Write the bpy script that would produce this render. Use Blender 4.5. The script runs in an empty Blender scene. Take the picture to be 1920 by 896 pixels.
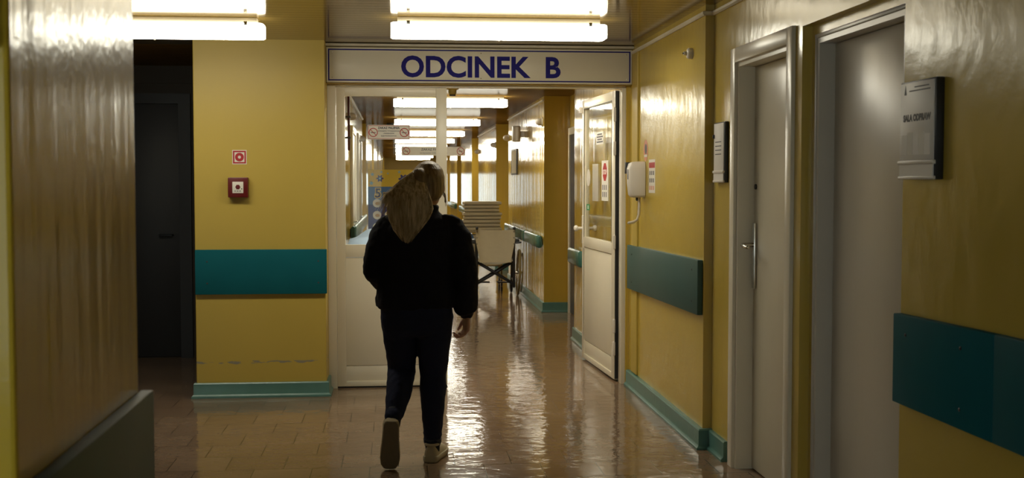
import bpy, bmesh, math, random
from mathutils import Vector, Matrix
random.seed(7)
PI = math.pi
C = bpy.context.scene.collection
sc = bpy.context.scene

# ------------------------------------------------------------------ camera, sky, exposure
cam_d = bpy.data.cameras.new('camera')
cam = bpy.data.objects.new('camera', cam_d); C.objects.link(cam)
FPX = 2250.0
cam_d.sensor_width = 36; cam_d.lens = FPX / 1920 * 36
TH = math.atan(107 / FPX); PSI = math.atan(215 / FPX * math.cos(TH))
cam.location = (0, 0, 1.5); cam.rotation_euler = (PI / 2 - TH, 0, -PSI)
cam_d.dof.use_dof = True; cam_d.dof.focus_distance = 8.5; cam_d.dof.aperture_fstop = 6.0
cam_d.clip_end = 200
sc.camera = cam
w = bpy.data.worlds.new('daylight'); sc.world = w; w.use_nodes = True
w.node_tree.nodes['Background'].inputs[0].default_value = (0.86, 0.95, 0.93, 1)
w.node_tree.nodes['Background'].inputs[1].default_value = 3.0
LAMP = 27.0            # emission of the fluorescent diffusers
sc.view_settings.view_transform = 'Standard'; sc.view_settings.look = 'None'
sc.view_settings.exposure = 0.0; sc.view_settings.gamma = 1.0
sc.view_settings.use_curve_mapping = False
sc.cycles.use_denoising = True
sc.cycles.max_bounces = 10; sc.cycles.diffuse_bounces = 5; sc.cycles.glossy_bounces = 5
sc.cycles.transparent_max_bounces = 12; sc.cycles.sample_clamp_indirect = 6.0

# ------------------------------------------------------------------ materials
MATS = {}
def mat(name, col, rough=0.5, metal=0.0, coat=0.0, var=0.06, vscale=6.0, bump=None, emit=0.0, spec=0.5):
    """bump = list of (scale vector, distance, strength)"""
    m = bpy.data.materials.new(name); m.use_nodes = True
    nt = m.node_tree; N = nt.nodes; L = nt.links
    b = N['Principled BSDF']
    b.inputs['Roughness'].default_value = rough; b.inputs['Metallic'].default_value = metal
    b.inputs['Coat Weight'].default_value = coat; b.inputs['Coat Roughness'].default_value = 0.08
    b.inputs['Specular IOR Level'].default_value = spec
    geo = N.new('ShaderNodeNewGeometry')
    nz = N.new('ShaderNodeTexNoise'); nz.inputs['Scale'].default_value = vscale; nz.inputs['Detail'].default_value = 4
    L.new(geo.outputs['Position'], nz.inputs['Vector'])
    mx = N.new('ShaderNodeMix'); mx.data_type = 'RGBA'
    mx.inputs[6].default_value = tuple(c * (1 - var) for c in col[:3]) + (1,)
    mx.inputs[7].default_value = tuple(min(1, c * (1 + var)) for c in col[:3]) + (1,)
    L.new(nz.outputs['Fac'], mx.inputs[0]); L.new(mx.outputs[2], b.inputs['Base Color'])
    if emit:
        L.new(mx.outputs[2], b.inputs['Emission Color']); b.inputs['Emission Strength'].default_value = emit
    prev = None
    for sv, dist, st in (bump or []):
        mp = N.new('ShaderNodeMapping'); mp.inputs['Scale'].default_value = sv
        L.new(geo.outputs['Position'], mp.inputs['Vector'])
        n2 = N.new('ShaderNodeTexNoise'); n2.inputs['Scale'].default_value = 1.0; n2.inputs['Detail'].default_value = 2
        L.new(mp.outputs[0], n2.inputs['Vector'])
        bp = N.new('ShaderNodeBump'); bp.inputs['Distance'].default_value = dist; bp.inputs['Strength'].default_value = st
        L.new(n2.outputs['Fac'], bp.inputs['Height'])
        if prev: L.new(prev.outputs[0], bp.inputs['Normal'])
        prev = bp
    if prev: L.new(prev.outputs[0], b.inputs['Normal'])
    MATS[name] = m
    return m

YEL = (0.54, 0.392, 0.066)
M_wall = mat('gloss_yellow_paint', (0.66, 0.475, 0.05), 0.17, var=0.06, spec=0.32, vscale=2.0,
             bump=[((9, 9, 0.7), 0.004, 1), ((30, 30, 2.0), 0.0008, 1), ((38, 38, 38), 0.0006, 1)])
M_wallwavy = mat('wavy_gloss_yellow_paint', YEL, 0.20, var=0.05, vscale=2.0,
             bump=[((5, 5, 4), 0.0045, 1), ((15, 15, 11), 0.0008, 1), ((60, 60, 60), 0.0003, 1)])
M_wallcor = mat('corridor_yellow_paint', (0.57, 0.39, 0.060), 0.11, spec=0.4, var=0.08, vscale=1.5,
             bump=[((7, 7, 0.25), 0.006, 1), ((26, 26, 0.6), 0.0014, 1), ((45, 45, 45), 0.0002, 1)])
M_satin = mat('satin_yellow_paint', (0.505, 0.368, 0.068), 0.42, var=0.05, vscale=2.0, bump=[((9, 9, 4), 0.0015, 1)])
M_darkshade = mat('shaded_passage_brown', (0.035, 0.022, 0.010), 0.6)  # shade of the side passage put into the wall colour
M_doorshade = mat('shaded_passage_door', (0.020, 0.020, 0.022), 0.5)  # door tone carries the shade of the passage too
M_white = mat('cream_white_plastic', (0.80, 0.74, 0.60), 0.28, var=0.03, bump=[((14, 14, 3), 0.0006, 1)])
M_sign = mat('cream_sign_board', (0.66, 0.61, 0.49), 0.35, var=0.03)
M_blue = mat('deep_blue_print', (0.014, 0.012, 0.17), 0.6, spec=0.15)
M_grey = mat('grey_white_paint', (0.74, 0.68, 0.53), 0.3, var=0.07, vscale=4, bump=[((16, 16, 2), 0.0008, 1)])
M_grey2 = mat('pale_grey_door_paint', (0.66, 0.60, 0.50), 0.30, var=0.08, vscale=3, bump=[((10, 10, 1.5), 0.0015, 1)])
M_greyframe = mat('grey_frame_paint', (0.58, 0.54, 0.47), 0.3, var=0.07)
M_teal = mat('teal_board', (0.010, 0.112, 0.138), 0.5, spec=0.02, var=0.10, vscale=5)
M_tealgrey = mat('grey_green_board', (0.045, 0.105, 0.098), 0.45, spec=0.3, var=0.12, vscale=5)
M_base = mat('sea_green_baseboard', (0.085, 0.20, 0.175), 0.3, var=0.15, vscale=9, bump=[((20, 20, 6), 0.0008, 1)])
M_rail = mat('green_handrail', (0.045, 0.135, 0.11), 0.25, var=0.08)
M_red = mat('red_plastic', (0.12, 0.008, 0.009), 0.35)
M_redprint = mat('red_print', (0.42, 0.02, 0.025), 0.5)
M_paper = mat('white_paper', (0.75, 0.72, 0.65), 0.5, var=0.02)
M_sleeve = mat('paper_in_clear_sleeve', (0.80, 0.77, 0.73), 0.42, var=0.02)
M_black = mat('black_plastic', (0.012, 0.012, 0.014), 0.4)
M_darkgrey = mat('dark_grey_plastic', (0.05, 0.05, 0.055), 0.4)
M_chrome = mat('chrome', (0.6, 0.58, 0.54), 0.18, metal=1, var=0.03)
M_brass = mat('brass_tube', (0.45, 0.34, 0.16), 0.3, metal=1)
M_plast = mat('white_plastic', (0.74, 0.69, 0.62), 0.35, var=0.02)
M_perspex = mat('brushed_aluminium', (0.55, 0.53, 0.50), 0.3, metal=0.6)
def lamp_mat(name, power, side=.28):
    """prismatic diffuser: full output downwards, less through its sides"""
    m = mat(name, (1.0, 0.945, 0.77), 0.4, var=0.0, emit=power)
    nt = m.node_tree; N = nt.nodes; L = nt.links
    g = N.new('ShaderNodeNewGeometry'); sp = N.new('ShaderNodeSeparateXYZ'); L.new(g.outputs['True Normal'], sp.inputs[0])
    mr = N.new('ShaderNodeMapRange'); mr.inputs[1].default_value = 0.0; mr.inputs[2].default_value = -0.9; mr.inputs[3].default_value = power * side; mr.inputs[4].default_value = power
    L.new(sp.outputs[2], mr.inputs[0]); L.new(mr.outputs[0], N['Principled BSDF'].inputs['Emission Strength'])
    return m
M_lamp = lamp_mat('lit_diffuser', LAMP)
M_lampcor = lamp_mat('lit_corridor_diffuser', LAMP * 1.7, .15)
M_lampbody = mat('lamp_housing', (0.5, 0.46, 0.36), 0.4)
M_canvas = mat('beige_canvas', (0.50, 0.43, 0.29), 0.7, var=0.08, vscale=8, bump=[((7, 7, 9), 0.006, 1)])
M_linen = mat('cream_linen', (0.62, 0.55, 0.40), 0.85, var=0.06, vscale=10, bump=[((14, 14, 14), 0.004, 1)])
M_sheet = mat('pale_blue_sheet', (0.32, 0.43, 0.60), 0.8, var=0.06)
M_tyre = mat('tan_rubber', (0.20, 0.145, 0.05), 0.6)
M_beigepanel = mat('beige_panel', (0.50, 0.44, 0.30), 0.6)
M_jacket = mat('black_navy_jacket', (0.009, 0.009, 0.014), 0.85, spec=0.2, bump=[((11, 11, 7), 0.012, 1), ((60, 60, 60), 0.0012, 1)])
M_jeans = mat('dark_navy_denim', (0.014, 0.018, 0.045), 0.85, spec=0.2, var=0.2, vscale=5, bump=[((13, 13, 10), 0.009, 1), ((90, 90, 90), 0.001, 1)])
M_cuff = mat('grey_denim_turnup', (0.035, 0.04, 0.055), 0.8)
M_sock = mat('navy_sock', (0.008, 0.008, 0.014), 0.9)
M_shoe = mat('beige_sneaker', (0.42, 0.36, 0.24), 0.6, var=0.1)
M_sole = mat('brown_grey_sole', (0.19, 0.155, 0.11), 0.7, var=0.15, vscale=20, bump=[((90, 90, 90), 0.002, 1)])
M_skin = mat('skin', (0.46, 0.24, 0.15), 0.5, var=0.05, vscale=20)
M_eye = mat('eye', (0.5, 0.5, 0.48), 0.2)
M_hair = mat('shaded_blond_hair', (0.33, 0.23, 0.105), 0.45, var=0.25, vscale=14, bump=[((70, 70, 6), 0.004, 1)])
M_hairp = mat('pale_blond_hair', (0.47, 0.36, 0.19), 0.45, var=0.22, vscale=16, bump=[((70, 70, 6), 0.004, 1)])
def strands(m, a, b_):
    nt = m.node_tree; N = nt.nodes; L = nt.links
    g = N.new('ShaderNodeNewGeometry'); mp = N.new('ShaderNodeMapping'); mp.inputs['Scale'].default_value = (75, 75, 7); L.new(g.outputs['Position'], mp.inputs['Vector'])
    nz = N.new('ShaderNodeTexNoise'); nz.inputs['Scale'].default_value = 1; nz.inputs['Detail'].default_value = 3; L.new(mp.outputs[0], nz.inputs['Vector'])
    cr = N.new('ShaderNodeValToRGB'); cr.color_ramp.elements[0].position = .36; cr.color_ramp.elements[0].color = (*a, 1); cr.color_ramp.elements[1].position = .64; cr.color_ramp.elements[1].color = (*b_, 1)
    L.new(nz.outputs['Fac'], cr.inputs[0]); L.new(cr.outputs[0], N['Principled BSDF'].inputs['Base Color'])
strands(M_hair, (0.13, 0.082, 0.032), (0.29, 0.195, 0.085)); strands(M_hairp, (0.34, 0.25, 0.125), (0.74, 0.61, 0.39))  # cap colour darkened to hold the shading on the head
M_pyel = mat('poster_yellow', (0.72, 0.50, 0.02), 0.5)
M_pblue = mat('poster_blue', (0.05, 0.15, 0.40), 0.5)
M_pnavy = mat('poster_navy', (0.025, 0.025, 0.20), 0.5)
M_plight = mat('poster_light_blue', (0.25, 0.48, 0.60), 0.5)
M_ptext = mat('poster_ink', (0.02, 0.015, 0.06), 0.5)
M_ptan = mat('poster_hands', (0.55, 0.36, 0.18), 0.5)
M_green = mat('green_sticker', (0.03, 0.30, 0.12), 0.4)
M_clock = mat('black_gloss', (0.006, 0.006, 0.008), 0.12)
M_ink = mat('grey_ink', (0.10, 0.10, 0.11), 0.6)
M_pinkprint = mat('faded_red_print', (0.62, 0.24, 0.14), 0.5)

def glass_mat():
    m = bpy.data.materials.new('window_glass'); m.use_nodes = True
    nt = m.node_tree; N = nt.nodes; L = nt.links
    N.remove(N['Principled BSDF'])
    tr = N.new('ShaderNodeBsdfTransparent'); tr.inputs[0].default_value = (0.95, 0.96, 0.95, 1)
    gl = N.new('ShaderNodeBsdfGlossy'); gl.inputs['Roughness'].default_value = 0.02
    fr = N.new('ShaderNodeFresnel'); fr.inputs[0].default_value = 1.45
    gb = N.new('ShaderNodeNewGeometry'); io = N.new('ShaderNodeMapRange'); io.inputs[3].default_value = 1.28; io.inputs[4].default_value = 1 / 1.28
    L.new(gb.outputs['Backfacing'], io.inputs[0]); L.new(io.outputs[0], fr.inputs[0])
    nz = N.new('ShaderNodeTexNoise'); nz.inputs['Scale'].default_value = 3
    geo = N.new('ShaderNodeNewGeometry'); L.new(geo.outputs['Position'], nz.inputs['Vector'])
    bp = N.new('ShaderNodeBump'); bp.inputs['Distance'].default_value = 0.0004; L.new(nz.outputs['Fac'], bp.inputs['Height'])
    L.new(bp.outputs[0], gl.inputs['Normal'])
    mx = N.new('ShaderNodeMixShader')
    L.new(fr.outputs[0], mx.inputs[0]); L.new(tr.outputs[0], mx.inputs[1]); L.new(gl.outputs[0], mx.inputs[2])
    L.new(mx.outputs[0], N['Material Output'].inputs[0])
    return m
M_glass = glass_mat()

def floor_mat():
    m = bpy.data.materials.new('vinyl_tiles'); m.use_nodes = True
    nt = m.node_tree; N = nt.nodes; L = nt.links; b = N['Principled BSDF']
    geo = N.new('ShaderNodeNewGeometry')
    br = N.new('ShaderNodeTexBrick'); br.offset = 0.5; br.offset_frequency = 2
    br.inputs['Scale'].default_value = 1.0
    br.inputs['Brick Width'].default_value = 0.30; br.inputs['Row Height'].default_value = 0.30
    br.inputs['Mortar Size'].default_value = 0.0024; br.inputs['Mortar Smooth'].default_value = 0.3
    br.inputs['Color1'].default_value = (0.20, 0.135, 0.088, 1); br.inputs['Color2'].default_value = (0.245, 0.17, 0.112, 1)
    br.inputs['Mortar'].default_value = (0.035, 0.025, 0.017, 1)
    L.new(geo.outputs['Position'], br.inputs['Vector'])
    nz = N.new('ShaderNodeTexNoise'); nz.inputs['Scale'].default_value = 2.5; nz.inputs['Detail'].default_value = 6
    L.new(geo.outputs['Position'], nz.inputs['Vector'])
    mx = N.new('ShaderNodeMix'); mx.data_type = 'RGBA'; mx.blend_type = 'MULTIPLY'; mx.inputs[0].default_value = 0.5
    L.new(br.outputs['Color'], mx.inputs[6])
    cr = N.new('ShaderNodeValToRGB'); cr.color_ramp.elements[0].color = (0.55, 0.52, 0.5, 1); cr.color_ramp.elements[1].color = (1.3, 1.25, 1.2, 1)
    L.new(nz.outputs['Fac'], cr.inputs[0]); L.new(cr.outputs[0], mx.inputs[7])
    # small scuffs and chips
    n3 = N.new('ShaderNodeTexNoise'); n3.inputs['Scale'].default_value = 55; n3.inputs['Detail'].default_value = 2
    L.new(geo.outputs['Position'], n3.inputs['Vector'])
    c3 = N.new('ShaderNodeValToRGB'); c3.color_ramp.elements[0].position = 0.735; c3.color_ramp.elements[0].color = (0, 0, 0, 1); c3.color_ramp.elements[1].position = 0.76
    L.new(n3.outputs['Fac'], c3.inputs[0])
    m2 = N.new('ShaderNodeMix'); m2.data_type = 'RGBA'; L.new(c3.outputs[0], m2.inputs[0]); L.new(mx.outputs[2], m2.inputs[6]); m2.inputs[7].default_value = (0.42, 0.36, 0.27, 1)
    L.new(m2.outputs[2], b.inputs['Base Color'])
    b.inputs['Roughness'].default_value = 0.085
    n2 = N.new('ShaderNodeTexNoise'); n2.inputs['Scale'].default_value = 9; n2.inputs['Detail'].default_value = 3
    L.new(geo.outputs['Position'], n2.inputs['Vector'])
    b1 = N.new('ShaderNodeBump'); b1.inputs['Distance'].default_value = 0.0026; L.new(n2.outputs['Fac'], b1.inputs['Height'])
    b2 = N.new('ShaderNodeBump'); b2.inputs['Distance'].default_value = 0.0008; b2.invert = True; L.new(br.outputs['Fac'], b2.inputs['Height']); L.new(b1.outputs[0], b2.inputs['Normal'])
    L.new(b2.outputs[0], b.inputs['Normal'])
    return m
M_floor = floor_mat()

def ceiling_mat(name='gloss_ceiling_slats'):
    m = bpy.data.materials.new(name); m.use_nodes = True
    nt = m.node_tree; N = nt.nodes; L = nt.links; b = N['Principled BSDF']
    geo = N.new('ShaderNodeNewGeometry')
    nz = N.new('ShaderNodeTexNoise'); nz.inputs['Scale'].default_value = 1.6; nz.inputs['Detail'].default_value = 3
    L.new(geo.outputs['Position'], nz.inputs['Vector'])
    mx = N.new('ShaderNodeMix'); mx.data_type = 'RGBA'
    mx.inputs[6].default_value = (0.29, 0.195, 0.05, 1); mx.inputs[7].default_value = (0.37, 0.255, 0.075, 1)
    L.new(nz.outputs['Fac'], mx.inputs[0]); L.new(mx.outputs[2], b.inputs['Base Color'])
    b.inputs['Roughness'].default_value = 0.12; b.inputs['Metallic'].default_value = 0.6
    mp = N.new('ShaderNodeMapping'); mp.inputs['Scale'].default_value = (0.6, 9, 1); L.new(geo.outputs['Position'], mp.inputs['Vector'])
    n2 = N.new('ShaderNodeTexNoise'); n2.inputs['Scale'].default_value = 1; n2.inputs['Detail'].default_value = 2; L.new(mp.outputs[0], n2.inputs['Vector'])
    bp = N.new('ShaderNodeBump'); bp.inputs['Distance'].default_value = 0.0011; L.new(n2.outputs['Fac'], bp.inputs['Height'])
    L.new(bp.outputs[0], b.inputs['Normal'])
    return m
M_ceil = ceiling_mat()
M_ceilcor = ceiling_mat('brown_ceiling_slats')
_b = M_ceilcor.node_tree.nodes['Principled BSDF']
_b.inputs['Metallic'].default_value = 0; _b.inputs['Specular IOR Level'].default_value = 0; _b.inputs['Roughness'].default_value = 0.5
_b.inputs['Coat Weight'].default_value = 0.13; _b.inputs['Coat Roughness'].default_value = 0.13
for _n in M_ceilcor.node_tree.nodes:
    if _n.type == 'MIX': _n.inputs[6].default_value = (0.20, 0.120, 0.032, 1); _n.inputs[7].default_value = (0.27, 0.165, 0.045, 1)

def worn_mat():
    """satin yellow with a line of grey knocks at trolley height"""
    m = M_satin.copy(); m.name = 'satin_yellow_scuffed'
    nt = m.node_tree; N = nt.nodes; L = nt.links; b = N['Principled BSDF']
    src = b.inputs['Base Color'].links[0].from_socket
    geo = N.new('ShaderNodeNewGeometry'); sp = N.new('ShaderNodeSeparateXYZ'); L.new(geo.outputs['Position'], sp.inputs[0])
    mp = N.new('ShaderNodeMapping'); mp.inputs['Scale'].default_value = (14, 14, 60); L.new(geo.outputs['Position'], mp.inputs['Vector'])
    nz = N.new('ShaderNodeTexNoise'); nz.inputs['Scale'].default_value = 1; nz.inputs['Detail'].default_value = 5; L.new(mp.outputs[0], nz.inputs['Vector'])
    d = N.new('ShaderNodeMath'); d.operation = 'SUBTRACT'; L.new(sp.outputs[2], d.inputs[0]); d.inputs[1].default_value = 0.245
    a = N.new('ShaderNodeMath'); a.operation = 'ABSOLUTE'; L.new(d.outputs[0], a.inputs[0])
    mr = N.new('ShaderNodeMapRange'); mr.inputs[1].default_value = 0.006; mr.inputs[2].default_value = 0.022; mr.inputs[3].default_value = 0.50; mr.inputs[4].default_value = 0.9
    L.new(a.outputs[0], mr.inputs[0])
    g = N.new('ShaderNodeMath'); g.operation = 'GREATER_THAN'; L.new(nz.outputs['Fac'], g.inputs[0]); L.new(mr.outputs[0], g.inputs[1])
    mx = N.new('ShaderNodeMix'); mx.data_type = 'RGBA'; L.new(g.outputs[0], mx.inputs[0]); L.new(src, mx.inputs[6]); mx.inputs[7].default_value = (0.26, 0.24, 0.18, 1)
    L.new(mx.outputs[2], b.inputs['Base Color'])
    return m
M_worn = worn_mat()

# ------------------------------------------------------------------ mesh helpers
class MB:
    def __init__(s): s.bm = bmesh.new()
    def _merge(s, b, mtx=None, smooth=True):
        if mtx is not None: b.transform(mtx)
        for f in b.faces: f.smooth = smooth
        me = bpy.data.meshes.new('tmp'); b.to_mesh(me); b.free(); s.bm.from_mesh(me); bpy.data.meshes.remove(me)
        return s
    def box(s, lo, hi, bev=0.0, seg=2, mtx=None):
        b = bmesh.new(); bmesh.ops.create_cube(b, size=1)
        sx, sy, sz = (hi[i] - lo[i] for i in range(3))
        for v in b.verts: v.co = Vector((lo[0] + (v.co.x + .5) * sx, lo[1] + (v.co.y + .5) * sy, lo[2] + (v.co.z + .5) * sz))
        if bev > 0:
            bmesh.ops.bevel(b, geom=list(b.edges), offset=min(bev, .49 * min(sx, sy, sz)), segments=seg, affect='EDGES', profile=.5)
        return s._merge(b, mtx, False)
    def prism(s, poly, z0, z1, bev=0.0, mtx=None):
        b = bmesh.new()
        lo = [b.verts.new((p[0], p[1], z0)) for p in poly]; hi = [b.verts.new((p[0], p[1], z1)) for p in poly]
        n = len(poly)
        b.faces.new(lo[::-1]); b.faces.new(hi)
        for i in range(n): b.faces.new((lo[i], lo[(i + 1) % n], hi[(i + 1) % n], hi[i]))
        bmesh.ops.recalc_face_normals(b, faces=b.faces)
        if bev > 0: bmesh.ops.bevel(b, geom=list(b.edges), offset=bev, segments=2, affect='EDGES', profile=.5)
        return s._merge(b, mtx, False)
    def rings(s, rings, cap=True, closed=False):
        b = bmesh.new(); R = [[b.verts.new(p) for p in r] for r in rings]; n = len(R[0])
        rng = range(len(R)) if closed else range(len(R) - 1)
        for i in rng:
            A, B = R[i], R[(i + 1) % len(R)]
            for j in range(n): b.faces.new((A[j], A[(j + 1) % n], B[(j + 1) % n], B[j]))
        if cap and not closed: b.faces.new(R[0][::-1]); b.faces.new(R[-1])
        bmesh.ops.recalc_face_normals(b, faces=b.faces)
        return s._merge(b)
    def tube(s, pts, rad, n=10, round_ends=True, closed=False, flat=1.0):
        P = [Vector(p) for p in pts]; m = len(P)
        rr = [rad] * m if isinstance(rad, (int, float)) else list(rad)
        T = []
        for i in range(m):
            a = P[i - 1] if (i > 0 or closed) else P[i]; c = P[(i + 1) % m] if (i < m - 1 or closed) else P[i]
            T.append((c - a).normalized())
        u = T[0].orthogonal().normalized(); rings = []
        fr = []
        for i in range(m):
            u = (u - T[i] * u.dot(T[i]))
            u = u.normalized() if u.length > 1e-6 else T[i].orthogonal().normalized()
            fr.append((u.copy(), T[i].cross(u)))
        def ring(c, u, v, r): return [c + (u * math.cos(2 * PI * k / n) + v * math.sin(2 * PI * k / n) * flat) * r for k in range(n)]
        if round_ends and not closed:
            for a in (80, 55, 28): rings.append(ring(P[0] - T[0] * rr[0] * math.sin(math.radians(a)), *fr[0], rr[0] * math.cos(math.radians(a))))
        for i in range(m): rings.append(ring(P[i], *fr[i], rr[i]))
        if round_ends and not closed:
            for a in (28, 55, 80): rings.append(ring(P[-1] + T[-1] * rr[-1] * math.sin(math.radians(a)), *fr[-1], rr[-1] * math.cos(math.radians(a))))
        return s.rings(rings, closed=closed)
    def lathe(s, prof, n=24, mtx=None):
        """prof: list of (r, z) round the local z axis"""
        b = bmesh.new(); R = []
        for r, z in prof:
            R.append([b.verts.new((max(r, 1e-4) * math.cos(2 * PI * k / n), max(r, 1e-4) * math.sin(2 * PI * k / n), z)) for k in range(n)])
        for A, B in zip(R, R[1:]):
            for j in range(n): b.faces.new((A[j], A[(j + 1) % n], B[(j + 1) % n], B[j]))
        b.faces.new(R[0][::-1]); b.faces.new(R[-1])
        bmesh.ops.recalc_face_normals(b, faces=b.faces)
        return s._merge(b, mtx)
    def ball(s, c, r, n=16):
        r = (r, r, r) if isinstance(r, (int, float)) else r
        b = bmesh.new(); bmesh.ops.create_uvsphere(b, u_segments=n, v_segments=n * 3 // 4, radius=1)
        return s._merge(b, Matrix.Translation(c) @ Matrix.Diagonal((*r, 1)))
    def torus(s, R, r, n=40, k=10, mtx=None):
        b = bmesh.new(); V = [[b.verts.new(((R + r * math.cos(2 * PI * j / k)) * math.cos(2 * PI * i / n), (R + r * math.cos(2 * PI * j / k)) * math.sin(2 * PI * i / n), r * math.sin(2 * PI * j / k))) for j in range(k)] for i in range(n)]
        for i in range(n):
            for j in range(k): b.faces.new((V[i][j], V[(i + 1) % n][j], V[(i + 1) % n][(j + 1) % k], V[i][(j + 1) % k]))
        return s._merge(b, mtx)
    def sweep(s, prof, path, closed_path=False):
        """prof: closed polygon of (d, z), d measured to the left side of the path (XY), mitred"""
        P = [Vector((p[0], p[1])) for p in path]; m = len(P); rings = []
        for i in range(m):
            d1 = (P[i] - P[i - 1]).normalized() if i > 0 else None
            d2 = (P[i + 1] - P[i]).normalized() if i < m - 1 else None
            d1 = d1 or d2; d2 = d2 or d1
            n1 = Vector((-d1.y, d1.x)); n2 = Vector((-d2.y, d2.x)); nn = (n1 + n2)
            nn = nn / max(nn.length_squared / 2, 0.2)
            rings.append([Vector((P[i].x + nn.x * d, P[i].y + nn.y * d, z)) for d, z in prof])
        return s.rings(rings)
    def build(s, name, m, parent=None, smooth=35):
        if getattr(s, 'sheet', False):
            for f in s.bm.faces: f.smooth = True
        me = bpy.data.meshes.new(name); s.bm.to_mesh(me); s.bm.free(); me.materials.append(m)
        if smooth:
            me.set_sharp_from_angle(angle=math.radians(smooth))
        o = bpy.data.objects.new(name, me); C.objects.link(o)
        if parent: o.parent = parent
        return o

def tag(o, label, cat, group=None):
    o['label'] = label; o['category'] = cat
    if group: o['group'] = group
    return o
def thing(name, label, cat, loc=(0, 0, 0), rz=0.0, group=None):
    o = bpy.data.objects.new(name, None); C.objects.link(o); o.empty_display_size = .1
    o.location = loc; o.rotation_euler = (0, 0, rz)
    return tag(o, label, cat, group)
def struct(name, mb, m, parent=None, smooth=0):
    o = mb.build(name, m, parent, smooth=smooth)
    if parent is None: o['kind'] = 'structure'
    return o
def struct_root(name, loc=(0, 0, 0), rz=0.0):
    o = bpy.data.objects.new(name, None); C.objects.link(o); o.location = loc; o.rotation_euler = (0, 0, rz); o['kind'] = 'structure'
    return o
def bx(lo, hi, bev=0.0): return MB().box(lo, hi, bev)
def copy_tree(o, parent=None):
    c = o.copy(); C.objects.link(c); c.parent = parent
    for ch in list(o.children): copy_tree(ch, c)
    return c
def text(name, string, size, m, parent, loc, offset=0.0, extrude=0.0006, sx=1.0, align='CENTER', space=1.0):
    """lettering in the local XZ plane, read from -y"""
    cu = bpy.data.curves.new('lettering', 'FONT'); cu.body = string; cu.size = size; cu.offset = offset; cu.extrude = extrude
    cu.align_x = align; cu.align_y = 'BOTTOM_BASELINE'; cu.resolution_u = 4; cu.space_character = space
    t = bpy.data.objects.new('lettering', cu); C.objects.link(t)
    dg = bpy.context.evaluated_depsgraph_get(); dg.update()
    me = bpy.data.meshes.new_from_object(t.evaluated_get(dg)); bpy.data.objects.remove(t); bpy.data.curves.remove(cu)
    me.transform(Matrix.Rotation(PI / 2, 4, 'X') @ Matrix.Diagonal((sx, 1, 1, 1)))
    me.name = name; me.materials.clear(); me.materials.append(m)
    o = bpy.data.objects.new(name, me); C.objects.link(o); o.parent = parent; o.location = loc
    return o
FACE_RIGHTWALL = -PI / 2     # local x runs towards the camera, local y into the right-hand wall
FACE_LEFTWALL = PI / 2
RZM = {}

# ------------------------------------------------------------------ room shell
CZ = 2.48
struct('floor', bx((-5, -3.2, -.1), (2.7, 50.4, 0)), M_floor)
# slatted ceiling: each slat a shallow strip with a groove between (pattern of one ceiling)
def slats(name, y0, y1, m):
    cb = MB(); cb.box((-5, y0, CZ + .012), (2.7, y1, CZ + .14))
    for k in range(int(round((y1 - y0) / .1))):
        cb.box((-5, y0 + k * .1, CZ), (2.7, y0 + k * .1 + .095, CZ + .012))
    struct(name, cb, m)
slats('ceiling', -3.2, 8.8, M_ceil)
slats('ceiling_corridor', 8.8, 50.4, M_ceilcor)
TOP = CZ + .05

# wall on the right of the photograph: near stretch, recess with two doors, projecting stretch
def wallpoly(name, poly, m, z0=0.0, z1=TOP): return struct(name, MB().prism(poly, z0, z1, mtx=None), m)
wallpoly('wall_near', [(1.75, -3.2), (2.7, -3.2), (2.7, 4.03), (1.75, 4.03)], M_wallwavy)
D1Z, D2Z = 2.12, 2.14
rb = MB()
# below the heads
rb.prism([(1.755, 5.105), (1.755, 5.27), (1.98, 5.27), (1.98, 6.10), (1.755, 6.10), (1.755, 6.57), (1.705, 6.57), (1.705, 8.72), (2.7, 8.72), (2.7, 4.03), (2.05, 4.03), (2.05, 4.20), (2.05, 5.06), (1.80, 5.06), (1.80, 5.105)], 0, D1Z)
rb.prism([(1.755, 4.03), (1.755, 6.57), (1.705, 6.57), (1.705, 8.72), (2.7, 8.72), (2.7, 4.03)], D2Z + .035, TOP)
rb.prism([(1.755, 5.105), (1.755, 6.57), (1.705, 6.57), (1.705, 8.72), (2.7, 8.72), (2.7, 4.03), (1.80, 4.03), (1.80, 5.105)], D1Z, D2Z + .035)
struct('wall_right', rb, M_wallwavy)

# corridor beyond the glazed screen
SX, NX = 1.675, 1.97
segs = [(8.72, 11.3), (13.68, 18.1), (20.4, 24.85), (27.1, 31.6), (33.8, 38.3), (40.5, 45.0), (47.2, 50.4)]
pts = [(2.7, 8.72)]
for i, (a, b_) in enumerate(segs):
    pts += [(SX, a), (SX, b_)]
    if i < len(segs) - 1: pts += [(NX, b_), (NX, segs[i + 1][0])]
pts += [(2.7, 50.4)]
wallpoly('wall_corridor_right', pts, M_wallcor)
LX, LN = -.52, -.80
lsegs = [(8.86, 18.1)] + segs[2:]
pts = [(-1.39, 8.86)]
for i, (a, b_) in enumerate(lsegs):
    pts += [(LX, a), (LX, b_)]
    if i < len(lsegs) - 1: pts += [(LN, b_), (LN, lsegs[i + 1][0])]
pts += [(-1.39, 50.4)]
wallpoly('wall_corridor_left', pts, M_wallcor)
# yellow pier with the fire alarm
struct('wall_front', MB().prism([(-1.395, 8.45), (-.50, 8.45), (-.50, 8.86), (-1.395, 8.86)], 0, TOP, bev=.006), M_worn)
# wall over the sign
struct('wall_header', bx((-.50, 8.66, 2.20), (1.705, 8.86, TOP)), M_satin)
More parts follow.
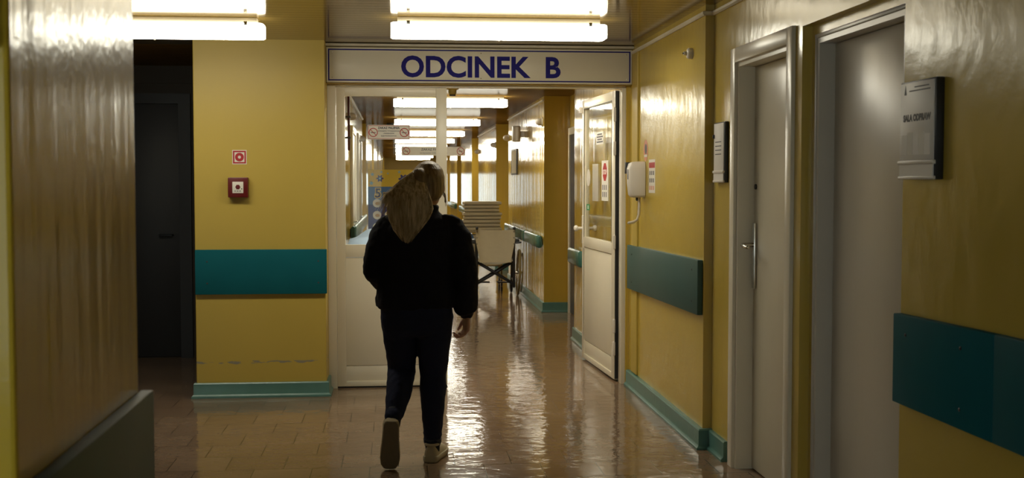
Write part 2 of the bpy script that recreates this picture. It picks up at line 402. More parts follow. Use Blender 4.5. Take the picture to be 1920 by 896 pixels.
# side passage, its shade painted into the wall colour
struct('wall_passage', MB().prism([(-3.6, 10.42), (-1.39, 10.42), (-1.39, 8.86), (-1.35, 8.86), (-1.35, 10.6), (-3.6, 10.6)], 0, TOP), M_darkshade)
struct('wall_passage_side', bx((-3.6, 8.1, 0), (-2.42, 10.42, TOP)), M_darkshade)
struct('wall_hall', bx((-5.1, 8.1, 0), (-3.6, 8.3, TOP)), M_satin)
struct('wall_left', bx((-5.1, -3.2, 0), (-4.9, 8.1, TOP)), M_satin)
# pier close to the camera, on the left of the photograph
struct('wall_near_left', MB().prism([(-.575, 1.86), (-.575, 2.72), (-2.2, 2.72), (-2.2, 1.86)], 0, TOP, bev=.008), M_wall)
# far and rear walls with windows
def window_wall(name, x0, x1, y0, y1, wx0, wx1, wz0, wz1, m):
    b = MB(); b.box((x0, y0, 0), (x1, y1, wz0)); b.box((x0, y0, wz1), (x1, y1, TOP)); b.box((x0, y0, wz0), (wx0, y1, wz1)); b.box((wx1, y0, wz0), (x1, y1, wz1))
    struct(name, b, m)
def window(n, wx0, wx1, y0, y1, wz0, wz1):
    r = struct_root('window_%d' % n)
    b = MB(); t = .06
    b.box((wx0, y0, wz0), (wx0 + t, y1, wz1)); b.box((wx1 - t, y0, wz0), (wx1, y1, wz1)); b.box((wx0, y0, wz0), (wx1, y1, wz0 + t)); b.box((wx0, y0, wz1 - t), (wx1, y1, wz1))
    xm = (wx0 + wx1) / 2; b.box((xm - .04, y0, wz0), (xm + .04, y1, wz1))
    b.build('window_frame', M_white, r, smooth=0)
    MB().box((wx0 + t, (y0 + y1) / 2 - .003, wz0 + t), (wx1 - t, (y0 + y1) / 2 + .003, wz1 - t)).build('pane', M_glass, r, smooth=0)
window_wall('wall_end', -1.39, 2.7, 50.2, 50.4, -.2, 1.4, .5, 1.9, M_satin)
window(1, -.2, 1.4, 50.25, 50.33, .5, 1.9)
window_wall('wall_back', -5.1, 2.7, -3.3, -3.1, -4.7, -.2, .4, 2.3, M_satin)
window(2, -4.7, -.2, -3.24, -3.16, .4, 2.3)

# ------------------------------------------------------------------ baseboards and ceiling trims
def skirt(name, path, hgt=.105, thick=.018, lip=.014):
    prof = [(0, 0), (thick + lip, 0), (thick + lip, .012), (thick + .003, .022), (thick, .03), (thick, hgt - .008), (thick - .006, hgt), (0, hgt)]
    struct(name, MB().sweep(prof, path), M_base, smooth=30)
skirt('baseboard_front', [(-.50, 8.72), (-.50, 8.45), (-1.395, 8.45), (-1.395, 8.47)])
skirt('baseboard_right', [(1.755, 6.575), (1.705, 6.57), (1.705, 8.70)], hgt=.115, thick=.03)
skirt('baseboard_recess', [(1.755, 6.235), (1.755, 6.545)], hgt=.11, thick=.022)
skirt('baseboard_corridor_right', [(SX, 8.9), (SX, 11.3), (NX - .05, 11.3)], hgt=.115)
skirt('baseboard_corridor_right_far', [(NX - .01, 13.68), (SX, 13.68), (SX, 18.1), (NX, 18.1), (NX, 20.4), (SX, 20.4), (SX, 24.85), (NX, 24.85), (NX, 27.1), (SX, 27.1), (SX, 31.6)], hgt=.115)
skirt('baseboard_corridor_left', [(LX, 18.1), (LX, 8.9)], hgt=.115)
# cable pipe running along the ceiling over the wall of the two doors
def trim(n, path, m, prof): struct('trim_%d' % n, MB().sweep(prof, path), m, smooth=30)
pp = [(0, CZ - .058), (.010, CZ - .060), (.020, CZ - .052), (.020, CZ - .040), (.010, CZ - .034), (0, CZ - .036)]
trim(1, [(1.755, 4.03), (1.755, 6.57), (1.705, 6.57), (1.705, 8.60)], M_grey, pp)
trim(2, [(SX, 13.68), (SX, 18.1)], M_grey, pp)
trim(3, [(LX, 18.1), (LX, 9.0)], M_grey, pp)
trim(4, [(SX, 20.4), (SX, 24.85)], M_grey, pp)
struct('trim_5', bx((1.692, 8.40, .12), (1.706, 8.60, CZ - .06), .004), M_satin)
struct('trim_6', bx((-.50, 8.58, CZ - .022), (1.705, 8.66, CZ - .004), .003), M_lampbody)

# ------------------------------------------------------------------ wall guards
def guard(name, label, x, y0, y1, z0a, z1a, z0b, z1b, m, thick=.032, screws=()):
    """board on a wall that faces -x; heights a at y0 (near), b at y1 (far)"""
    t = thing(name, label, 'wall guard', (x, y0, 0), 0)
    L_ = y1 - y0; b = MB()
    bm = bmesh.new()
    V = [bm.verts.new(p) for p in [(0, 0, z0a), (0, 0, z1a), (0, L_, z1b), (0, L_, z0b), (-thick, 0, z0a), (-thick, 0, z1a), (-thick, L_, z1b), (-thick, L_, z0b)]]
    for f in [(0, 1, 2, 3), (7, 6, 5, 4), (4, 5, 1, 0), (6, 7, 3, 2), (5, 6, 2, 1), (7, 4, 0, 3)]: bm.faces.new([V[i] for i in f])
    bmesh.ops.recalc_face_normals(bm, faces=bm.faces)
    bmesh.ops.bevel(bm, geom=list(bm.edges), offset=.004, segments=2, affect='EDGES', profile=.5)
    b._merge(bm, None, False); b.build('board', m, t)
    for sy, sz in screws:
        MB().lathe([(0, 0), (.006, 0), (.006, .002), (.003, .004), (0, .004)], 10, Matrix.Translation((-thick + .0005, sy, sz)) @ Matrix.Rotation(-PI / 2, 4, 'Y')).build('screw', M_darkgrey, t)
    return t
guard('wall_guard', 'grey-green guard board on the wall between the soap dispenser and the near doors', 1.705, 6.585, 8.66, .752, 1.062, .722, 1.040, M_tealgrey, screws=((.13, 1.0), (.13, .82), (1.9, .98), (1.9, .78)))
g = guard('wall_guard', 'dark blue-green guard board under the SALA ODPRAW plate', 1.75, 3.315, 4.02, .740, 1.058, .735, 1.044, M_teal, screws=((.6, .98), (.2, .99), (.2, .80)))
guard('wall_guard', 'dark blue-green guard board butted against the one under the SALA ODPRAW plate', 1.75, 1.6, 3.312, .75, 1.075, .740, 1.058, M_teal, screws=((1.5, .99), (1.5, .80)))
t = thing('wall_guard', 'wide teal guard board on the yellow pier below the fire alarm', 'wall guard', (-.94, 8.45, 0))
bx((-.452, -.026, .722), (.448, 0, 1.032), .004).build('board', M_teal, t)
for sx_, sz_ in ((.39, .80), (-.37, .80), (-.37, .95), (.39, .95)):
    MB().lathe([(0, 0), (.006, 0), (.006, .002), (0, .004)], 10, Matrix.Translation((sx_, -.0255, sz_)) @ Matrix.Rotation(PI / 2, 4, 'X')).build('screw', M_darkgrey, t)
# guard on the close pier
t = thing('wall_guard', 'dark grey-green guard board low on the glossy pier close to the camera', 'wall guard', (-.575, 1.70, 0))
bx((0, 0, .70), (.03, 1.035, 1.035), .004).build('board', M_tealgrey, t)

# ------------------------------------------------------------------ handrails of the corridor
def handrail(label, xw, y0, y1, side, z0=.735, z1=.885, group=None):
    """side -1: wall on the +x side; +1: wall on the -x side"""
    t = thing('handrail', label, 'handrail', (xw, y0, 0), 0, group)
    d = .075; prof = []
    for (a, zz) in [(0.02, z0 + .02), (.05, z0), (d - .012, z0 + .004), (d, z0 + .02), (d, z1 - .02), (d - .014, z1 - .002), (.05, z1), (.02, z1 - .02)]: prof.append((a, zz))
    path = [(0, 0), (0, y1 - y0)]
    b = MB(); rings = []
    L_ = y1 - y0
    for yy, k in ((0, .55), (.012, .8), (.05, 1), (L_ - .05, 1), (L_ - .012, .8), (L_, .55)):
        zc = (z0 + z1) / 2
        rings.append([Vector((side * max(a * k, .012), yy, zc + (zz - zc) * (.8 + .2 * k))) for a, zz in prof])
    b.rings(rings); b.build('rail', M_rail, t, smooth=50)
    n = max(2, int(L_ / 1.1))
    for i in range(n):
        yy = .12 + (L_ - .24) * i / (n - 1)
        bx((min(0, side * .03), yy - .02, z0 + .035), (max(0, side * .03), yy + .02, z1 - .035)).build('bracket', M_darkgrey, t, smooth=0)
    return t
handrail('green handrail seen through and beside the open glazed door leaf', SX, 10.55, 11.28, -1, group=None)
handrail('green handrail on the corridor wall just past the wheelchair', SX, 13.74, 15.2, -1)
handrail('green handrail that continues behind the wheelchair backrest', SX, 15.24, 18.05, -1)
handrail('green handrail on the second projecting stretch of corridor wall', SX, 20.45, 24.8, -1)
handrail('distant green handrail end beyond the linen stack', SX, 27.15, 31.5, -1)
handrail('most distant green handrail down the corridor past the linen stack', SX, 33.85, 38.2, -1)
handrail('dark green handrail on the wall behind the 5 maja poster', LX, 13.2, 18.0, 1, .86, 1.02)

# ------------------------------------------------------------------ lamps
def ceiling_light(label, x0, x1, yc, group=None, lamp=None):
    L_ = x1 - x0
    t = thing('ceiling_light', label, 'ceiling light', ((x0 + x1) / 2, yc, CZ), 0, group)
    h = L_ / 2
    MB().box((-h + .04, -.045, -.032), (h - .04, .045, -.0005), .004).build('housing', M_lampbody, t)
    d = MB(); rings = []
    prof = [(-.06, -.034), (-.076, -.05), (-.078, -.10), (-.066, -.122), (.066, -.122), (.078, -.10), (.076, -.05), (.06, -.034)]
    for xx, k in ((-h, .86), (-h + .012, .97), (-h + .03, 1), (h - .03, 1), (h - .012, .97), (h, .86)):
        rings.append([Vector((xx, yy * k, -.078 + (zz + .078) * k)) for yy, zz in prof])
    d.rings(rings); d.build('diffuser', lamp or M_lamp, t, smooth=40)
    for xx in (-.42 * L_, .42 * L_): MB().box((xx - .01, -.082, -.05), (xx + .01, -.074, -.028), .002).build('clip', M_chrome, t)
    MB().lathe([(0, 0), (.007, 0), (.009, -.008), (.004, -.014), (0, -.014)], 10, Matrix.Translation((0, 0, -.121))).build('latch', M_lampbody, t)
    return t
ceiling_light('lit fluorescent ceiling light in front of the ODCINEK B sign', -.035, 1.26, 7.24)
ceiling_light('lit fluorescent ceiling light just behind the ODCINEK B sign, over the glazed doors', -.04, 1.26, 9.45, None, M_lampcor)
ceiling_light('lit fluorescent ceiling light over the side hall, partly hidden by the glossy pier', -2.08, -.79, 7.37)
GL = 'ceiling lights along the corridor'
names = ['first lit ceiling light beyond the ODCINEK B doorway', 'second lit ceiling light beyond the doorway, over the no-smoking plate', 'third lit ceiling light counted from the doorway',
         'fourth lit ceiling light counted from the doorway', 'fifth lit ceiling light counted from the doorway', 'sixth lit ceiling light counted from the doorway', 'seventh lit ceiling light counted from the doorway', 'eighth lit ceiling light counted from the doorway', 'last lit ceiling light at the end of the corridor']
for nm, yy in zip(names, (13.8, 18.35, 22.6, 26.6, 30.6, 34.6, 38.6, 42.6, 46.6)):
    ceiling_light(nm, -.04, 1.26, yy, GL, M_lampcor)

# ------------------------------------------------------------------ ODCINEK B sign
t = thing('ward_sign', 'long cream ward sign reading ODCINEK B above the glazed doors', 'sign', (.60, 8.62, 2.205))
W2, HH = 1.096, .248
bx((-W2, 0, 0), (W2, .036, HH), .003).build('panel', M_sign, t)
b = MB(); o_, th_ = .012, .009
b.box((-W2 + o_, -.0012, o_), (W2 - o_, .001, o_ + th_)); b.box((-W2 + o_, -.0012, HH - o_ - th_), (W2 - o_, .001, HH - o_)); b.box((-W2 + o_, -.0012, o_ + th_), (-W2 + o_ + th_, .001, HH - o_ - th_)); b.box((W2 - o_ - th_, -.0012, o_ + th_), (W2 - o_, .001, HH - o_ - th_))
b.build('border', M_blue, t, smooth=0)
text('lettering', 'ODCINEK  B', .205, M_blue, t, (0.0, -.001, .046), offset=.006, extrude=.0008, sx=1.0)
for sx_ in (-W2 + .04, 0, W2 - .04):
    for sz_ in (.035, HH - .035):
        MB().lathe([(0, 0), (.004, 0), (.003, .002), (0, .003)], 8, Matrix.Translation((sx_, 0, sz_)) @ Matrix.Rotation(PI / 2, 4, 'X')).build('screw', M_chrome, t)

# ------------------------------------------------------------------ glazed screen: frame, fixed leaf, open leaf
r = struct_root('door_1', (0, 8.74, 0))
b = MB()
b.box((-.50, 0, 0), (-.44, .10, 2.20), .003); b.box((1.645, 0, 0), (1.705, .10, 2.20), .003); b.box((-.44, 0, 2.185), (1.645, .10, 2.20))
b.build('door_frame', M_white, r)
r = struct_root('door_2', (-.44, 8.755, 0))
LW = .80
b = MB(); S = .065
b.box((0.003, 0, .012), (S, .045, 2.182), .003); b.box((LW - .078, 0, .012), (LW, .045, 2.182), .003)
b.box((S, 0, 2.118), (LW - .078, .045, 2.182), .002); b.box((S, 0, .955), (LW - .078, .045, 1.045), .002); b.box((S, 0, .012), (LW - .078, .045, .05), .002)
b.build('leaf_frame', M_white, r)
b = MB(); b.box((S, .008, .165), (LW - .078, .04, .951), .002); b.box((S, .012, .05), (LW - .078, .04, .159), .002); b.build('lower_panel', M_white, r)
bx((.003, .006, .001), (LW, .04, .0115)).build('door_sweep', M_black, r, smooth=0)  # added black strip, paints the dark gap below the leaf
bx((S, .02, 1.045), (LW - .078, .026, 2.118)).build('pane', M_glass, r, smooth=0)
# open leaf: local x from hinge to free edge, face seen from local -y ... leaf stands almost along the corridor
ang = math.atan2(9.984 - 8.86, 1.56 - 1.616)
r = struct_root('door_3', (1.661, 8.86, 0), ang)
LL = 1.20
def lf(lo, hi, bev=.003): return ((lo[0], lo[1], lo[2]), (hi[0], hi[1], hi[2]), bev)
b = MB()
b.box((0, -.0, .015), (.10, .045, 2.18), .003); b.box((LL - .075, 0, .015), (LL, .045, 2.18), .003)
b.box((.10, 0, 2.112), (LL - .075, .045, 2.18), .002); b.box((.10, 0, .955), (LL - .075, .045, 1.04), .002); b.box((.10, 0, .015), (LL - .075, .045, .055), .002)
b.build('leaf_frame', M_white, r)
b = MB(); b.box((.10, .006, .172), (LL - .075, .037, .950), .002); b.box((.10, .009, .055), (LL - .075, .036, .166), .002); b.build('lower_panel', M_white, r)
b = MB()
for (lo, hi) in (((.100, .0455, 1.04), (.106, .047, 2.112)), ((LL - .081, .0455, 1.04), (LL - .075, .047, 2.112)), ((.1, .0455, 2.106), (LL - .075, .047, 2.112)), ((LL - .079, .0455, .172), (LL - .075, .047, .95))): b.box(lo, hi)
b.build('gasket', M_black, r, smooth=0)
bx((.10, .02, 1.04), (LL - .075, .026, 2.112)).build('pane', M_glass, r, smooth=0)
b = MB(); b.box((-.004, .004, .02), (-.001, .041, 2.175)); b.build('edge_seal', M_black, r, smooth=0)
# handles: white lever on both faces
h_ = MB(); h_.box((LL - .055, .045, .98), (LL - .02, .053, 1.22), .006); h_.box((LL - .055, -.008, .98), (LL - .02, 0, 1.22), .006); h_.build('handle_plate', M_plast, r)
h_ = MB()
for sgn, y0 in ((1, .053), (-1, -.008)):
    h_.tube([(LL - .037, y0, 1.11), (LL - .037, y0 + sgn * .035, 1.11)], [.011, .014], 10); h_.ball((LL - .037, y0 + sgn * .052, 1.11), (.026, .02, .026))
h_.build('handle', M_plast, r)
for zz in (.25, .42, 1.05, 1.75, 2.0): MB().tube([(-.016, .05, zz - .045), (-.016, .05, zz + .045)], .010, 10).build('hinge', M_plast, r)
MB().box((LL - .01, .046, 2.075), (LL + .03, .07, 2.13), .006).build('catch', M_plast, r)
# notices on the open leaf (local +y faces the photographer)
def on_leaf(name, label, cat, s, z):
    a = Vector((1.661, 8.86, 0)) + Matrix.Rotation(ang, 3, 'Z') @ Vector((s, .027, z))
    return thing(name, label, cat, a, ang + PI)
t = on_leaf('notice', 'small printed notice high on the glass of the open door leaf', 'notice', .60, 1.797)
bx((-.13, -.0008, 0), (.13, 0, .10)).build('sheet', M_paper, t, smooth=0)
for k in range(4): bx((-.11 + .02 * (k % 2), -.0014, .015 + k * .02), (.11 - .03 * (k % 2), -.0008, .027 + k * .02)).build('print_line', M_ink, t, smooth=0)
t = on_leaf('notice', 'blank-looking white paper in a sleeve beside the red stop notice', 'notice', .745, 1.345)
b = MB(); NX_, NZ_ = 8, 8; bm = b.bm
V = [[bm.verts.new((-.12 + .24 * i / NX_, -.002 - .006 * math.sin(i * 1.3) ** 2, .30 * j / NZ_)) for i in range(NX_ + 1)] for j in range(NZ_ + 1)]
for j in range(NZ_):
    for i in range(NX_): bm.faces.new((V[j][i], V[j][i + 1], V[j + 1][i + 1], V[j + 1][i]))
bmesh.ops.solidify(bm, geom=list(bm.faces), thickness=.0006)
b.build('sheet', M_paper, t)
t = on_leaf('notice', 'tall white notice with a red octagon and figures on the open door leaf', 'notice', .41, 1.352)
bx((-.115, -.0008, 0), (.115, 0, .315)).build('sheet', M_paper, t, smooth=0)
oc = [(.075 * math.cos(PI / 8 + k * PI / 4), .075 * math.sin(PI / 8 + k * PI / 4)) for k in range(8)]
MB().prism(oc, 0, .001, mtx=Matrix.Translation((0, -.0008, .225)) @ Matrix.Rotation(PI / 2, 4, 'X')).build('octagon', M_redprint, t, smooth=0)
text('lettering', 'STOP', .05, M_paper, t, (0, -.0020, .208), offset=.002, extrude=.0002)
for q in range(6):
    bx((-.085 + .06 * (q % 3), -.0014, .03 + .055 * (q // 3)), (-.06 + .06 * (q % 3), -.0008, .07 + .055 * (q // 3))).build('figure', M_ink, t, smooth=0)
t = on_leaf('sticker', 'pale oval sticker near the free edge of the open door leaf', 'sticker', 1.03, 1.535)
MB().lathe([(0, 0), (.07, 0), (.07, .0008), (0, .0008)], 24, Matrix.Rotation(PI / 2, 4, 'X') @ Matrix.Diagonal((1, 1, 1, 1))).build('disc', M_plast, t)
t = on_leaf('sticker', 'little green sticker near the handle of the open door leaf', 'sticker', 1.04, 1.265)
bx((-.06, -.0008, 0), (.06, 0, .05)).build('label_sheet', M_green, t, smooth=0)
bx((-.02, -.0014, .01), (.02, -.0008, .04)).build('symbol', M_paper, t, smooth=0)

# no-smoking plates
def nosmoke(t, x, z, R, m, fwd=-1):
    y = -.0012
    MB().torus(R, R * .09, 32, 6, Matrix.Translation((x, y, z)) @ Matrix.Rotation(PI / 2, 4, 'X') @ Matrix.Diagonal((1, 1, .3, 1))).build('ring', m, t)
    MB().box((-R, -.0006, -R * .07), (R, .0006, R * .07), mtx=Matrix.Translation((x, y, z)) @ Matrix.Rotation(PI / 4, 4, 'Y')).build('slash', m, t, smooth=0)
    MB().box((-R * .6, -.0004, -R * .12), (R * .6, .0004, R * .06), mtx=Matrix.Translation((x, y + .0003, z)) @ Matrix.Rotation(PI * .02, 4, 'Y')).build('cigarette', M_ink, t, smooth=0)
t = thing('no_smoking_plate', 'white plate reading ZAKAZ PALENIA with two no-smoking rings on the glass', 'sign', (-.06, 8.772, 1.808))
w2, hh = .152, .104
bx((-w2, 0, 0), (w2, .003, hh)).build('plate', M_paper, t, smooth=0)
b = MB(); e_ = .004; k_ = .003
b.box((-w2 + e_, -.0008, e_), (w2 - e_, .0002, e_ + k_)); b.box((-w2 + e_, -.0008, hh - e_ - k_), (w2 - e_, .0002, hh - e_)); b.box((-w2 + e_, -.0008, e_), (-w2 + e_ + k_, .0002, hh - e_)); b.box((w2 - e_ - k_, -.0008, e_), (w2 - e_, .0002, hh - e_))
b.build('border', M_redprint, t, smooth=0)
nosmoke(t, -.112, .05, .030, M_redprint); nosmoke(t, .112, .05, .030, M_redprint)
for s_, z_, q_, of in (('ZAKAZ PALENIA', .076, .021, .0007), ('WYROBÓW TYTONIOWYCH', .056, .0118, .0002), ('I PAPIEROSÓW', .039, .0118, .0002), ('ELEKTRONICZNYCH', .021, .0118, .0002)):
    text('lettering', s_, q_, M_ptext, t, (0, -.0006, z_), offset=of, extrude=.0002)
t = thing('hanging_sign', 'wide no-smoking sign hanging under the corridor ceiling far beyond the doorway', 'sign', (.60, 20, 1.935))
bx((-.53, 0, 0), (.53, .012, .15), .002).build('plate', M_paper, t)
nosmoke(t, .45, .075, .058, M_redprint); nosmoke(t, -.45, .075, .058, M_redprint)
text('lettering', 'ZAKAZ PALENIA', .055, M_ink, t, (0, -.0006, .085), offset=.001, extrude=.0004); text('lettering', 'WYROBÓW TYTONIOWYCH', .034, M_ink, t, (0, -.0006, .03), extrude=.0004)
for xx in (-.45, .45): MB().tube([(xx, .006, .15), (xx, .006, CZ - 1.935)], .003, 6).build('rod', M_chrome, t)

# ------------------------------------------------------------------ doors in the recess
def plate_door(n, y0, y1, xf, depth, head, m_leaf, m_frame, trimw, out):
    """door in the +x wall; y0 near, y1 far opening edges"""
    r = struct_root('door_%d' % n, (xf, y0, 0))
    W = y1 - y0
    b = MB()
    b.box((-out, -trimw, 0), (0.012, 0.0, head + trimw), .003); b.box((-out, W, 0), (0.012, W + trimw, head + trimw), .003); b.box((-out, 0, head), (0.012, W, head + trimw), .003)
    b.box((.0, -.004, 0), (depth + .05, .022, head + .003)); b.box((.0, W - .022, 0), (depth + .05, W + .004, head + .003)); b.box((.0, .022, head - .022), (depth + .05, W - .022, head + .003))
    b.build('door_frame', m_frame, r)
    MB().box((depth, .024, .008), (depth + .04, W - .024, head - .024), .002).build('door_leaf', m_leaf, r)
    return r
d = plate_door(4, 5.27, 6.10, 1.755, .085, 2.115, M_grey, M_white, .075, .018)
h_ = MB(); h_.box((.070, .748, .95), (.085, .786, 1.29), .004); h_.build('handle_plate', M_chrome, d)
h_ = MB(); h_.tube([(.075, .767, 1.175), (.025, .767, 1.175), (.012, .757, 1.175), (.010, .72, 1.17), (.010, .66, 1.168)], .011, 10); h_.build('handle', M_chrome, d)
MB().lathe([(0, 0), (.014, 0), (.014, .008), (0, .01)], 12, Matrix.Translation((.085, .767, 1.475)) @ Matrix.Rotation(-PI / 2, 4, 'Y')).build('lock', M_black, d)
d = plate_door(5, 4.13, 5.04, 1.80, .07, 2.115, M_grey2, M_greyframe, .018, .006)

# door in the side passage, shade painted into its colour
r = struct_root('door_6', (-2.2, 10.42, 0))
b = MB(); b.box((-.46, -.03, 0), (-.38, 0, 2.245)); b.box((.36, -.03, 0), (.46, 0, 2.245)); b.box((-.38, -.03, 2.16), (.36, 0, 2.245)); b.build('door_frame', M_doorshade, r)
bx((-.378, -.012, .012), (.358, 0, 2.158), .003).build('door_leaf', M_doorshade, r)
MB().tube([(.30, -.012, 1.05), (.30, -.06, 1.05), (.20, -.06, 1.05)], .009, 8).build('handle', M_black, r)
struct('trim_7', bx((-3.6, 10.405, 2.33), (-1.39, 10.42, 2.345)), M_darkshade)

# door in the corridor niche, and door surrounds on the far walls
def niche_door(n, xw, y0, y1, head, side, m=M_grey2):
    r = struct_root('door_%d' % n, (xw, y0, 0)); W = y1 - y0; s = side
    def B(x0, x1, ya, yb, z0, z1): return ((min(s * x0, s * x1), ya, z0), (max(s * x0, s * x1), yb, z1))
    b = MB(); b.box(*B(0, .03, 0, .08, 0, head + .08), .003); b.box(*B(0, .03, W - .08, W, 0, head + .08), .003); b.box(*B(0, .03, .08, W - .08, head, head + .08), .003)
    b.build('door_frame', M_white, r)
    MB().box(*B(0, .012, .08, W - .08, .01, head), .002).build('door_leaf', m, r)
    h = MB(); h.tube([(s * .012, .16, 1.05), (s * .06, .16, 1.05), (s * .06, .27, 1.05)], .009, 8); h.build('handle', M_chrome, r)
niche_door(7, NX, 12.35, 13.60, 2.03, -1, M_darkgrey)
niche_door(8, NX, 18.6, 20.0, 2.05, -1, M_grey); niche_door(9, NX, 25.3, 26.8, 2.05, -1, M_grey); niche_door(10, NX, 32.0, 33.5, 2.05, -1, M_grey)
niche_door(11, LX, 13.5, 14.7, 2.05, 1, M_white); niche_door(12, LX, 15.6, 16.9, 2.05, 1, M_satin)
niche_door(13, LX, 9.4, 10.6, 2.05, 1, M_white)

# ------------------------------------------------------------------ fittings on the walls
t = thing('fire_alarm', 'red fire alarm call point on the yellow pier under the fire sign', 'fire alarm', (-1.091, 8.45, 1.393))
b = MB(); b.box((-.068, -.055, 0), (.068, 0, .138), .006); b.build('housing', M_red, t)
bx((-.037, -.0575, .030), (.037, -.054, .108), .002).build('face_plate', M_paper, t)
MB().lathe([(0, 0), (.018, 0), (.016, .004), (0, .005)], 6, Matrix.Translation((0, -.057, .072)) @ Matrix.Rotation(PI / 2, 4, 'X')).build('button', M_red, t)
bx((.022, -.0585, .056), (.030, -.057, .062)).build('keyhole', M_black, t, smooth=0)
b = MB()
for k in range(3): b.box((-.024 + k * .017, -.0585, .042), (-.013 + k * .017, -.057, .047))
b.build('print_line', M_ink, t, smooth=0)
t = thing('fire_sign', 'square red and white fire sign with a ring above the call point', 'sign', (-1.085, 8.45, 1.622))
bx((-.049, -.001, 0), (.049, 0, .098)).build('sheet', M_paper, t, smooth=0)
b = MB(); b.box((-.044, -.0016, .005), (.044, -.0008, .015)); b.box((-.044, -.0016, .083), (.044, -.0008, .093)); b.box((-.044, -.0016, .015), (-.034, -.0008, .083)); b.box((.034, -.0016, .015), (.044, -.0008, .083)); b.build('border', M_redprint, t, smooth=0)
MB().lathe([(.008, 0), (.030, 0), (.030, .0008), (.008, .0008)], 28, Matrix.Translation((0, -.0009, .049)) @ Matrix.Rotation(PI / 2, 4, 'X')).build('ring', M_redprint, t)
MB().lathe([(0, 0), (.0105, 0), (.0105, .0012), (0, .0012)], 16, Matrix.Translation((0, -.0009, .049)) @ Matrix.Rotation(PI / 2, 4, 'X')).build('hub', M_paper, t)

t = thing('soap_dispenser', 'white elbow-lever soap dispenser on the wall beside the glazed screen', 'dispenser', (1.705, 8.21, 1.392), FACE_RIGHTWALL)
b = MB(); rings = []
for z_, hw, dp in ((0, .040, .080), (.006, .049, .096), (.02, .055, .105), (.10, .060, .114), (.20, .060, .114), (.235, .055, .104), (.246, .046, .085), (.249, .03, .06)):
    ring = []
    for (cx, cy, a0) in ((hw - .014, -dp + .014, -PI / 2), (hw - .004, -.006, 0), (-hw + .004, -.006, PI / 2), (-hw + .014, -dp + .014, PI)):
        rr = .014 if cy < -.03 else .004
        for k in range(4): ring.append(Vector((cx + rr * math.cos(a0 + k * PI / 6), cy + rr * math.sin(a0 + k * PI / 6), z_)))
    rings.append(ring)
b.rings(rings); b.build('housing', M_plast, t, smooth=50)
bx((-.012, -.1165, .125), (.012, -.112, .195), .003).build('level_window', M_darkgrey, t)
bx((-.11, -.118, .165), (-.064, 0, .245), .003).build('wall_bracket', M_black, t)
b = MB(); b.tube([(0, -.035, .0), (0, -.033, -.06), (0, -.036, -.12), (0, -.048, -.155), (0, -.075, -.172), (0, -.11, -.176)], [.009, .008, .008, .008, .008, .007], 10, flat=1.6); b.build('lever', M_plast, t)
MB().tube([(0, -.05, 0), (0, -.05, -.014)], .010, 10).build('nozzle', M_darkgrey, t)
t = thing('sticker', 'narrow oval sticker on the wall above the soap dispenser', 'sticker', (1.705, 8.16, 1.716), FACE_RIGHTWALL)
MB().lathe([(0, 0), (.07, 0), (.07, .0008), (0, .0008)], 28, Matrix.Translation((0, -.0002, 0)) @ Matrix.Rotation(PI / 2, 4, 'X') @ Matrix.Diagonal((1, 1.05, 1, 1))).build('disc', M_pinkprint, t)
MB().lathe([(0, 0), (.035, 0), (.035, .0008), (0, .0008)], 20, Matrix.Translation((.005, -.001, .01)) @ Matrix.Rotation(PI / 2, 4, 'X')).build('symbol', M_ink, t)
bx((-.05, -.0016, -.045), (.05, -.001, -.028)).build('print_line', M_paper, t, smooth=0)
t = thing('notice', 'tall white instruction notice with a red heading behind the soap dispenser', 'notice', (1.705, 7.955, 1.426), FACE_RIGHTWALL)
bx((-.10, -.0006, 0), (.10, 0, .225)).build('sheet', M_paper, t, smooth=0)
bx((-.09, -.0012, .168), (.09, -.0006, .205)).build('heading', M_redprint, t, smooth=0)
for j in range(3):
    for i in range(3): bx((-.075 + .055 * i, -.0012, .02 + .05 * j), (-.045 + .055 * i, -.0006, .048 + .05 * j)).build('picture', M_pinkprint if j == 0 else M_ink, t, smooth=0)
t = thing('doorbell_sounder', 'little cream sounder high on the wall near the ceiling pipe', 'sounder', (1.705, 6.87, 2.244), FACE_RIGHTWALL)
MB().lathe([(0, 0), (.032, 0), (.032, .022), (.026, .03), (.012, .034), (.010, .050), (0, .052)], 20, Matrix.Rotation(PI / 2, 4, 'X')).build('body', M_plast, t)
MB().ball((0, -.053, 0), .005, 8).build('pin', M_black, t)

def name_plate(label, x, y, z, w_, h_, d, lines, group=None):
    t = thing('name_plate', label, 'door sign', (x, y, z), FACE_RIGHTWALL)
    hw = w_ / 2
    bx((-hw, -d, 0), (hw, 0, h_), .003).build('holder', M_black, t)
    bx((-hw + .006, -d - .0035, .060), (hw - .010, -d + .001, h_ - .006), .0015).build('paper_insert', M_sleeve, t)
    bx((-hw, -d - .010, .050), (hw, -d + .002, .064), .003).build('clip_strip', M_plast, t)
    bx((-hw + .004, -d - .004, .012), (hw - .012, -d, .050)).build('lower_insert', M_sleeve, t, smooth=0)
    bx((-hw, -d - .008, 0), (hw, -d + .002, .012), .003).build('bottom_strip', M_plast, t)
    return t
t = name_plate('white name plate reading SALA ODPRAW in a black holder on the close wall', 1.75, 3.855, 1.508, .275, .33, .028, 1)
text('lettering', 'SALA ODPRAW', .030, M_ink, t, (.0, -.0318, .196), offset=.0018, extrude=.0003)
b = MB(); b.box((-.06, -.0322, .294), (.10, -.0312, .298)); b.box((-.02, -.0322, .306), (.09, -.0312, .310)); b.build('print_line', M_ink, t, smooth=0)
MB().prism([(-.10, .285), (-.082, .285), (-.091, .318)], 0, .0008, mtx=Matrix.Translation((0, -.0312, 0)) @ Matrix.Rotation(PI / 2, 4, 'X')).build('emblem', M_ink, t, smooth=0)
